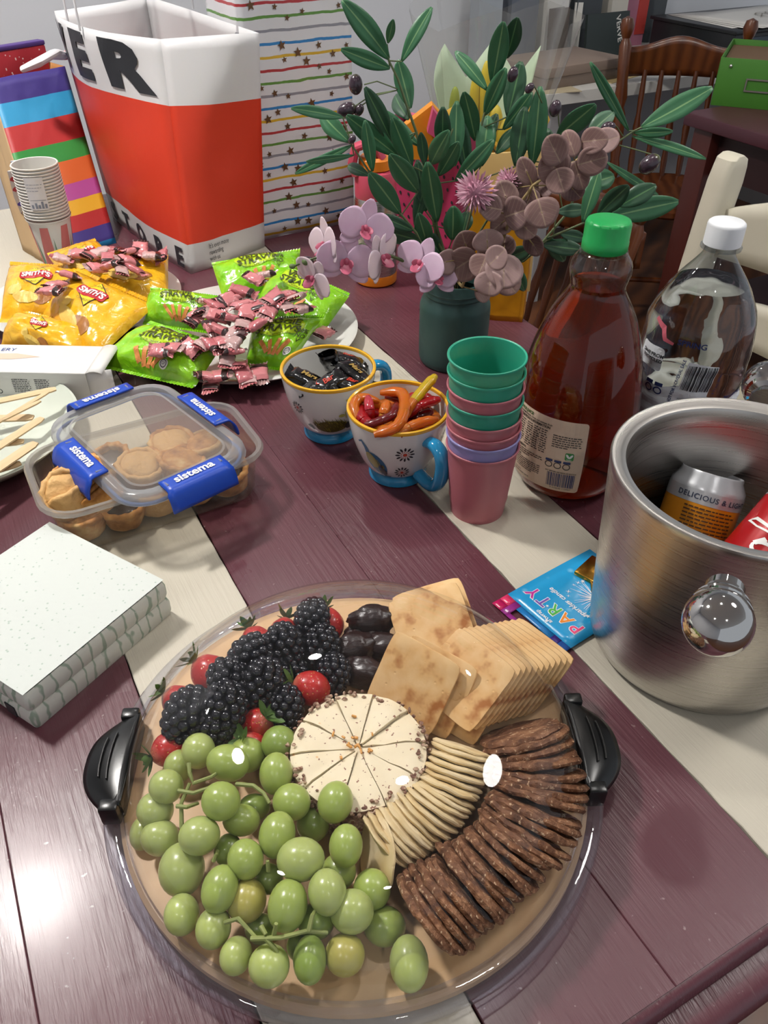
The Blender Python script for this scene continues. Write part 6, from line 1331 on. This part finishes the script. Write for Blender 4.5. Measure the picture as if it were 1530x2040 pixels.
branch('tall olive branch with two dark olives reaching up beside the star bag', [(1010, 1300, 1.05), (950, 940, 1.06), (900, 720, 1.07), (850, 580, 1.07), (800, 430, 1.08), (750, 330, 1.08), (740, 240, 1.08)],
       [(750, 320, 495, 0, 115), (745, 235, 775, 105, 48), (820, 335, 985, 40, 80), (755, 372, 490, 268, 85), (868, 590, 800, 325, 100), (915, 795, 700, 595, 75), (860, 650, 785, 520, 90, 1, .05), (765, 770, 620, 475, 95, 1), (875, 905, 770, 640, 100), (800, 850, 520, 630, 105), (945, 900, 925, 720, 60, 1)],
       [(570, 460, 52, 0.0, 800, 485), (520, 600, 55, .4, 800, 490), (588, 600, 34, 1.0, 800, 490)], k2, 1.05, seed=1)
branch('low olive branch spreading out in front of the flask', [(950, 1380, 1.03), (900, 1270, 1.02), (820, 1170, 1.02), (700, 1010, 1.03), (640, 930, 1.03), (550, 790, 1.03)],
       [(535, 772, 378, 608, 105), (500, 640, 218, 590, 62), (550, 790, 240, 946, 52), (560, 845, 300, 880, 42), (662, 932, 620, 655, 72), (645, 955, 528, 902, 62, 1), (812, 1162, 645, 940, 118), (908, 1045, 755, 840, 115), (885, 1255, 690, 1170, 65, 1), (925, 1312, 700, 1252, 95, 1)],
       [(550, 760, 26, .9, 560, 800), (300, 1425, 42, 0.1, 820, 1170)], k2, 1.03, seed=2)
branch('olive branch with many upright leaves in the middle of the jar', [(1060, 1400, 1.05), (1010, 1230, 1.05), (1000, 1000, 1.06), (1040, 850, 1.06), (1100, 700, 1.07)],
       [(1012, 1205, 960, 880, 110), (892, 1225, 960, 960, 75, 1), (980, 892, 1080, 710, 100), (1042, 805, 1045, 580, 90, 1), (1108, 905, 1120, 550, 95), (1022, 955, 1130, 770, 85), (1112, 985, 1320, 760, 85), (962, 1345, 910, 1160, 95), (1035, 1385, 955, 1270, 85, 1), (1095, 1305, 1100, 1120, 115), (1150, 1275, 1180, 1150, 85, 1), (950, 1150, 905, 870, 90, 1)],
       [(1095, 1530, 30, .3, 1060, 1400)], k2, 1.05, seed=3)
branch('tall olive branch rising in front of the wrapped bouquet', [(1150, 1350, 1.07), (1190, 1000, 1.08), (1250, 700, 1.10), (1300, 500, 1.10), (1340, 350, 1.11)],
       [(1312, 455, 1375, 118, 105), (1392, 315, 1452, 95, 95, 1), (1287, 492, 1112, 280, 74), (1272, 625, 1388, 370, 90), (1222, 765, 1160, 500, 100), (1252, 905, 1290, 630, 110), (1398, 635, 1470, 335, 115, 1), (1372, 705, 1530, 500, 84), (1335, 835, 1445, 700, 74), (1440, 905, 1492, 580, 105, 1), (1180, 950, 1130, 640, 95, 1), (1240, 830, 1340, 620, 80, 1)],
       [(1425, 405, 40, 1.3, 1340, 500)], k2, 1.07, seed=4)
branch('olive branch fanning out sideways towards the wooden chair', [(250, 1380, 1.05), (420, 1180, 1.06), (560, 930, 1.08), (700, 780, 1.09), (800, 712, 1.10)],
       [(245, 905, 290, 470, 110), (185, 865, 200, 590, 95, 1), (382, 742, 592, 568, 115), (545, 742, 692, 610, 95, 2), (772, 712, 562, 338, 58), (842, 692, 1228, 478, 118), (800, 722, 1012, 715, 54), (792, 742, 1192, 866, 54), (652, 882, 932, 1062, 48), (545, 1002, 692, 958, 115), (385, 1000, 330, 700, 90, 1)],
       [(372, 590, 44, 1.4, 400, 760), (885, 892, 62, .75, 720, 790), (232, 480, 30, .9, 300, 560), (660, 692, 40, .2, 740, 740)], k3, 1.05, seed=5)
branch('low olive branch stretching behind the green bottle cap', [(200, 1420, 1.02), (360, 1285, 1.0), (530, 1212, .99), (620, 1160, .99)],
       [(522, 1212, 610, 930, 84), (602, 1172, 772, 1010, 105, 1), (722, 1122, 922, 1010, 105, 1), (660, 1182, 1042, 1098, 128), (382, 1152, 542, 1140, 74, 2), (400, 1272, 535, 1300, 70, 1), (332, 1292, 420, 1422, 84), (130, 1425, 205, 1582, 74), (112, 1402, 242, 1350, 84, 1), (300, 1330, 520, 1360, 90, 1)],
       [], k3, 1.0, seed=6)
# ---- eucalyptus
def euc_mat(name, a, b2):
    t = NT(name); uv = t.n('ShaderNodeSeparateXYZ', Vector=t.coord('UV')); x = t.math('ABSOLUTE', t.math('SUBTRACT', uv.outputs[0], .5)); y = uv.outputs[1]
    mid = t.ramp(x, [(.008, 1.0), (.03, 0.0)]); side = t.ramp(t.math('ABSOLUTE', t.math('SUBTRACT', t.math('FRACT', t.math('MULTIPLY', t.math('SUBTRACT', y, t.math('MULTIPLY', x, .9)), 6.0)), .5)), [(.03, 1.0), (.09, 0.0)])
    rim = t.ramp(t.math('ADD', t.math('POWER', t.math('MULTIPLY', x, 2.0), 2.0), t.math('POWER', t.math('MULTIPLY', t.math('SUBTRACT', y, .5), 2.0), 2.0)), [(.55, 0.0), (1.0, 1.0)])
    c = t.mix(t.noise(t.coord(), 60, 3), a, b2); c = t.mix(t.math('MULTIPLY', rim, .35), c, '#c9aaa6'); c = t.mix(t.math('MULTIPLY', t.math('MAXIMUM', mid, t.math('MULTIPLY', side, .45)), .55), c, '#cbb49a')
    t.set(col=c, rough=.5, spec=.3); tl = t.n('ShaderNodeBsdfTranslucent', Color=c); mx = t.n('ShaderNodeMixShader'); mx.inputs[0].default_value = .3; t.put(mx.inputs[1], t.b.outputs[0]); t.put(mx.inputs[2], tl.outputs[0]); t.put(t.out.inputs[0], mx.outputs[0]); return t.m
M_eu = [euc_mat('eucalyptus', '#8d6d69', '#a0807b'), euc_mat('eucalyptus_dark', '#77595a', '#876a67'), euc_mat('eucalyptus_pale', '#b0918f', '#c0a3a0')]; M_eust = mat('eucalyptus_stem', '#a08a5c', .6)
def eucalyptus(label, stem, discs, kf, seed):
    r = random.Random(seed); o = thing('eucalyptus_stem', label, 'branch', JT, group='eucalyptus stems in the jar'); pts = [JT - UP * .09, JT.copy()] + [PY(*kf(x, y), Y) for x, y, Y in stem]
    n = len(pts); MB().tube([p - JT for p in pts], [lerp(.0026, .0012, i / (n - 1)) for i in range(n)], 7).build('stem', M_eust, o, smooth=60)
    for i, (x, y, rx, ry, tone) in enumerate(discs):
        best = min(stem, key=lambda s: math.hypot(s[0] - x, s[1] - y)); Y = best[2] + r.uniform(-.03, .02) + (.012 if tone == 1 else -.008); c = PY(*kf(x, y), Y); dist = (c - _C).dot(_fw); a_, b_ = rx / 2.732 * dist / FPX, ry / 2.732 * dist / FPX
        sp = PY(*kf(best[0], best[1]), best[2]); nrm = (_C - c).normalized() + Vector((r.uniform(-.45, .45), r.uniform(-.3, .3), r.uniform(-.35, .45))); dr = c - sp; dr = dr if dr.length > .002 else Vector((r.uniform(-1, 1), 0, 1))
        R = frame(nrm, dr.cross(nrm)) if dr.cross(nrm).length > 1e-5 else frame(nrm); sz = 1.1 * (a_ * b_) ** .5; ra, rb = (a_ * 1.1, b_ * 1.1)
        ex = R @ Vector((1, 0, 0)); hz = abs(ex.x); wa_, wb_ = (lerp(rb, ra, hz), lerp(ra, rb, hz))
        def f(u, v, wa_=wa_, wb_=wb_): th = 2 * PI * v; q = Vector((u * wa_ * math.cos(th) * (1 - .10 * math.sin(th)), u * wb_ * math.sin(th), 0)); q.z = .10 * wa_ * math.sin(2.2 * q.y / wb_ + i) * u + .16 * abs(q.x) + .02 * wa_ * math.sin(3 * th + i) * u; return R @ q
        b = MB().grid(f, 5, 24, cv=True); me = b.mesh('round_leaf', M_eu[tone], 60); uvl = me.uv_layers.new(name='UVMap'); NVv = 24
        for pl in me.polygons:
            for li in pl.loop_indices: vi = me.loops[li].vertex_index; rr4 = (vi // NVv) / 5; th = 2 * PI * (vi % NVv) / 24; uvl.data[li].uv = (.5 + .5 * rr4 * math.cos(th), .5 + .5 * rr4 * math.sin(th))
        l = link('round_leaf', me, o, c - JT); solid(l, .0003)
        if (sp - c).length > .003: MB().tube([sp - JT, (sp + c) / 2 - JT, c - JT], .0008, 6).build('leaf_stalk', M_eust, o, smooth=60)
    return o
eucalyptus('mauve eucalyptus stem arching towards the juice bottle', [(60, 1380, .99), (130, 1180, .98), (250, 1010, .97), (380, 920, .97), (480, 880, .97), (590, 780, .98)],
    [(365, 815, 72, 78, 0), (455, 780, 46, 72, 0), (585, 765, 74, 62, 0), (655, 765, 62, 62, 2), (360, 905, 84, 88, 0), (400, 985, 72, 60, 0), (575, 875, 78, 66, 0), (500, 955, 52, 74, 0), (470, 1030, 60, 60, 1), (215, 930, 44, 76, 0), (250, 1015, 54, 54, 1), (100, 1065, 66, 76, 0), (222, 1090, 62, 60, 1), (78, 1215, 48, 74, 0), (160, 1160, 54, 92, 1), (300, 1160, 88, 72, 0), (215, 1245, 58, 56, 0), (255, 1335, 44, 64, 1), (20, 1130, 55, 70, 1), (330, 1010, 44, 60, 1), (180, 1020, 40, 60, 1)], k3, 1)
eucalyptus('mauve eucalyptus cluster drooping over the jar mouth', [(1150, 1560, .985), (1200, 1400, .97), (1290, 1400, .96), (1350, 1440, .955)],
    [(1165, 1325, 78, 66, 0), (1285, 1308, 80, 54, 2), (1150, 1440, 92, 80, 0), (1258, 1448, 70, 58, 0), (1300, 1375, 62, 60, 0), (1340, 1400, 68, 54, 2), (1375, 1478, 100, 86, 2), (1300, 1545, 80, 60, 2), (1060, 1425, 60, 64, 2), (1262, 1590, 42, 62, 0), (1400, 1540, 76, 60, 0), (1380, 1340, 60, 56, 1)], k2, 2)
# ---- pink pompom flowers
M_pom = [mat('pompom', '#b98296', .6), mat('pompom_pale', '#cfa3b2', .6)]
PET = [leafblade(.012, .0028, .001, m, 'petal', .2, 3) for m in M_pom]
def pompom(label, x, y, rpx, Y):
    c = PY(*k2(x, y), Y); o = thing('pompom_flower', label, 'flower', c, group='pink pompom flowers in the jar'); dist = (c - _C).dot(_fw); R0 = rpx / 2.732 * dist / FPX; r = random.Random(int(x)); s = R0 / .021
    MB().tube([Vector((0, 0, -R0 * .3)), (JT - c) * .5 + Vector((0, .01, 0)), JT - c], .0014, 7).build('stem', M_twig, o, smooth=60); MB().ball((0, 0, 0), R0 * .5, 14, 10).build('flower_core', M_pom[0], o)
    for k in range(150):
        zz = 1 - 2 * (k + .5) / 150; th = k * 2.39996; d = Vector((math.sqrt(1 - zz * zz) * math.cos(th), math.sqrt(1 - zz * zz) * math.sin(th), zz))
        F = frame(Vector((d.y, -d.x, .2)).cross(d) if abs(d.z) < .95 else Vector((1, 0, 0)), d); M = Matrix((d.orthogonal().normalized(), d, d.orthogonal().normalized().cross(d))).transposed()
        p = link('petal', PET[k % 2], o, d * R0 * .42, M); q = s * r.uniform(.8, 1.15); p.scale = (q, q, q)
pompom('large pink pompom flower with narrow petals', 1222, 1042, 120, .97); pompom('small pink pompom flower half hidden by mauve leaves', 1405, 985, 80, 1.0)
# ---- orchid spray
M_orc = NT('orchid_petal'); n = M_orc.noise(M_orc.coord(), 60, 3); M_orc.set(col=M_orc.mix(n, '#cfa5c4', '#e2c6da'), rough=.5, sss=.15, sssr=(.01, .005, .006), ssss=.3); M_orc = M_orc.m
M_orw = mat('orchid_white', '#dcc6cd', .5, sss=.1); M_orl = mat('orchid_lip', '#b5566f', .4); M_bud = mat('orchid_bud', '#5d7040', .5)
orch = thing('orchid_spray', 'pale pink orchid spray hanging out of the jar in front of the flask', 'orchid', JT)
sp_ = [(1010, 1500, 1.0), (930, 1470, .985), (830, 1420, .97), (700, 1370, .965), (600, 1330, .965), (500, 1370, .96), (400, 1390, .96), (300, 1420, .96), (230, 1450, .96)]
MB().tube([Vector((0, 0, 0))] + [PY(*k2(x, y), Y) - JT for x, y, Y in sp_], [.0022] * 4 + [.0018] * 3 + [.0014] * 3, 7).build('stem', mat('orchid_stem', '#4d5a34', .6), orch, smooth=60)
def petal(parent, c, d, L, w, nrm, m, cup=.25):
    x = d.cross(nrm).normalized(); n2 = x.cross(d).normalized()
    def f(u, v):
        wd = w * math.sin(PI * min(1, u * .93 + .05)) ** .62; k = v - .5; return d * L * u + x * wd * k + n2 * (cup * L * (u * u * .5 - .6 * k * k * wd / L)) 
    o = MB().grid(f, 12, 10).build('petal', m, parent, loc=c, smooth=70); solid(o, .0003); return o
def orchid(x, y, s, Y, az, el, roll, white=False):
    c = PY(*k2(x, y), Y); nrm = Vector((math.sin(az) * math.cos(el), -math.cos(az) * math.cos(el), math.sin(el))); up0 = (UP - nrm * nrm.dot(UP)).normalized(); rt0 = up0.cross(nrm).normalized(); cr, sr = math.cos(roll), math.sin(roll); up1 = up0 * cr + rt0 * sr; rt1 = rt0 * cr - up0 * sr
    blm = bpy.data.objects.new('blossom', None); COL.objects.link(blm); blm.parent = orch; blm.location = c - JT; blm.empty_display_size = .01
    m = M_orw if white else M_orc; k = s * 1.12
    for ang, L, w in ((PI / 2, .030, .020), (PI / 2 + 2.2, .030, .019), (PI / 2 - 2.2, .030, .019)): d = rt1 * math.cos(ang) + up1 * math.sin(ang); petal(blm, -nrm * .001, d, L * k, w * k, nrm, m, .15)
    for ang in (.15, PI - .15): d = rt1 * math.cos(ang) + up1 * math.sin(ang); petal(blm, nrm * .0015, d, .032 * k, .034 * k, nrm, m, .18)
    petal(blm, nrm * .003, (-up1 * .8 + nrm * .6).normalized(), .016 * k, .013 * k, nrm, M_orl, .5); MB().ball(nrm * .004, (.003 * k, .003 * k, .004 * k), 10, 8).build('column', M_orl, blm)
    for sg in (-1, 1): petal(blm, nrm * .003, (rt1 * sg * .7 - up1 * .3 + nrm * .5).normalized(), .010 * k, .008 * k, nrm, M_orl, .4)
orchid(520, 1420, 1.05, .95, .1, .15, .2); orchid(405, 1330, .95, .965, -1.0, .1, -.3, True); orchid(620, 1240, 1.0, .96, .35, .2, .35); orchid(705, 1400, .95, .955, 1.0, .05, -.4, True); orchid(345, 1510, .85, .95, -.7, -.1, .6, True); orchid(925, 1430, .95, .96, -.5, .3, .3); orchid(1010, 1510, .8, .955, .3, .4, .1)
for (x, y, r_) in ((300, 1425, 30), (225, 1450, 22), (215, 1530, 18)):
    c = PY(*k2(x, y), .955); MB().ball((0, 0, 0), (r_ / 2.732 * .0005, r_ / 2.732 * .0004, r_ / 2.732 * .0004), 14, 10).build('bud', M_bud, orch, loc=c - JT, smooth=70)
# ---- wrapped lily bouquet behind the jar
bq = P(955, 470, 0); bo = thing('lily_bouquet', 'yellow lily bouquet wrapped in lime paper and clear film standing behind the jar', 'bouquet', Vector((.195, 1.62, T)))
B0 = Vector((.195, 1.62, T)); rel = lambda p: p - B0
def cone(r0, r1, z0, z1, a0, a1, wav, seed):
    def f(u, v): a = lerp(a0, a1, u); r = lerp(r0, r1, v ** .8) * (1 + wav * v * math.sin(a * 5 + seed)); return Vector((r * math.cos(a), r * math.sin(a), lerp(z0, z1, v) + .06 * v * (abs(((u * 2.5) % 1) - .5) * 2 - .5)))
    return f
o = MB().grid(cone(.03, .105, 0, .27, .5, PI - .2, .05, 1), 30, 10).build('lime_paper', mat('paper_lime', '#b9cdb0', .7), bo); solid(o, .0006)
o = MB().grid(cone(.026, .10, 0, .20, PI * .75, 2.05 * PI, .12, 2), 30, 10).build('yellow_paper', mat('paper_yellow', '#d6a83a', .7), bo); solid(o, .0006)
o = MB().grid(cone(.034, .14, 0, .37, 0, 2 * PI, .10, 4), 40, 12).build('clear_film', thin_clear('film', '#f4f4f2', .9, 1.4, .06, haze=.05, wav=(18, .8)), bo)
M_lily = mat('lily_yellow', '#c9b41f', .5); M_lilyg = mat('lily_green', '#8a9a2a', .5)
for (x, y, L, w, m) in ((945, 205, .10, .020, M_lily), (965, 190, .11, .022, M_lily), (905, 215, .07, .020, M_lilyg), (935, 240, .08, .020, M_lilyg), (985, 250, .07, .03, M_lily), (1000, 270, .06, .035, M_lily), (900, 260, .06, .03, M_lily)):
    c = PY(x, y, 1.58); MB().ball(rel(c), (w / 2, w / 2, L / 2), 12, 12).build('lily_bud', m, bo, smooth=70)
    MB().tube([rel(c) - UP * L * .4, Vector((0, 0, .05))], .0025, 7).build('lily_stem', M_lilyg, bo, smooth=60)
# beige gift envelope between bouquet and jar
p0 = P(990, 470, .0); o = MB().box((0, 0, .11), (.11, .006, .22), bev=.001).build('gift_envelope', M_goldl, None, loc=Vector((.19, 1.27, T)), rot=(-.06, 0, .2)); tag(o, 'beige gift envelope standing between the golden bag and the bouquet', 'envelope')
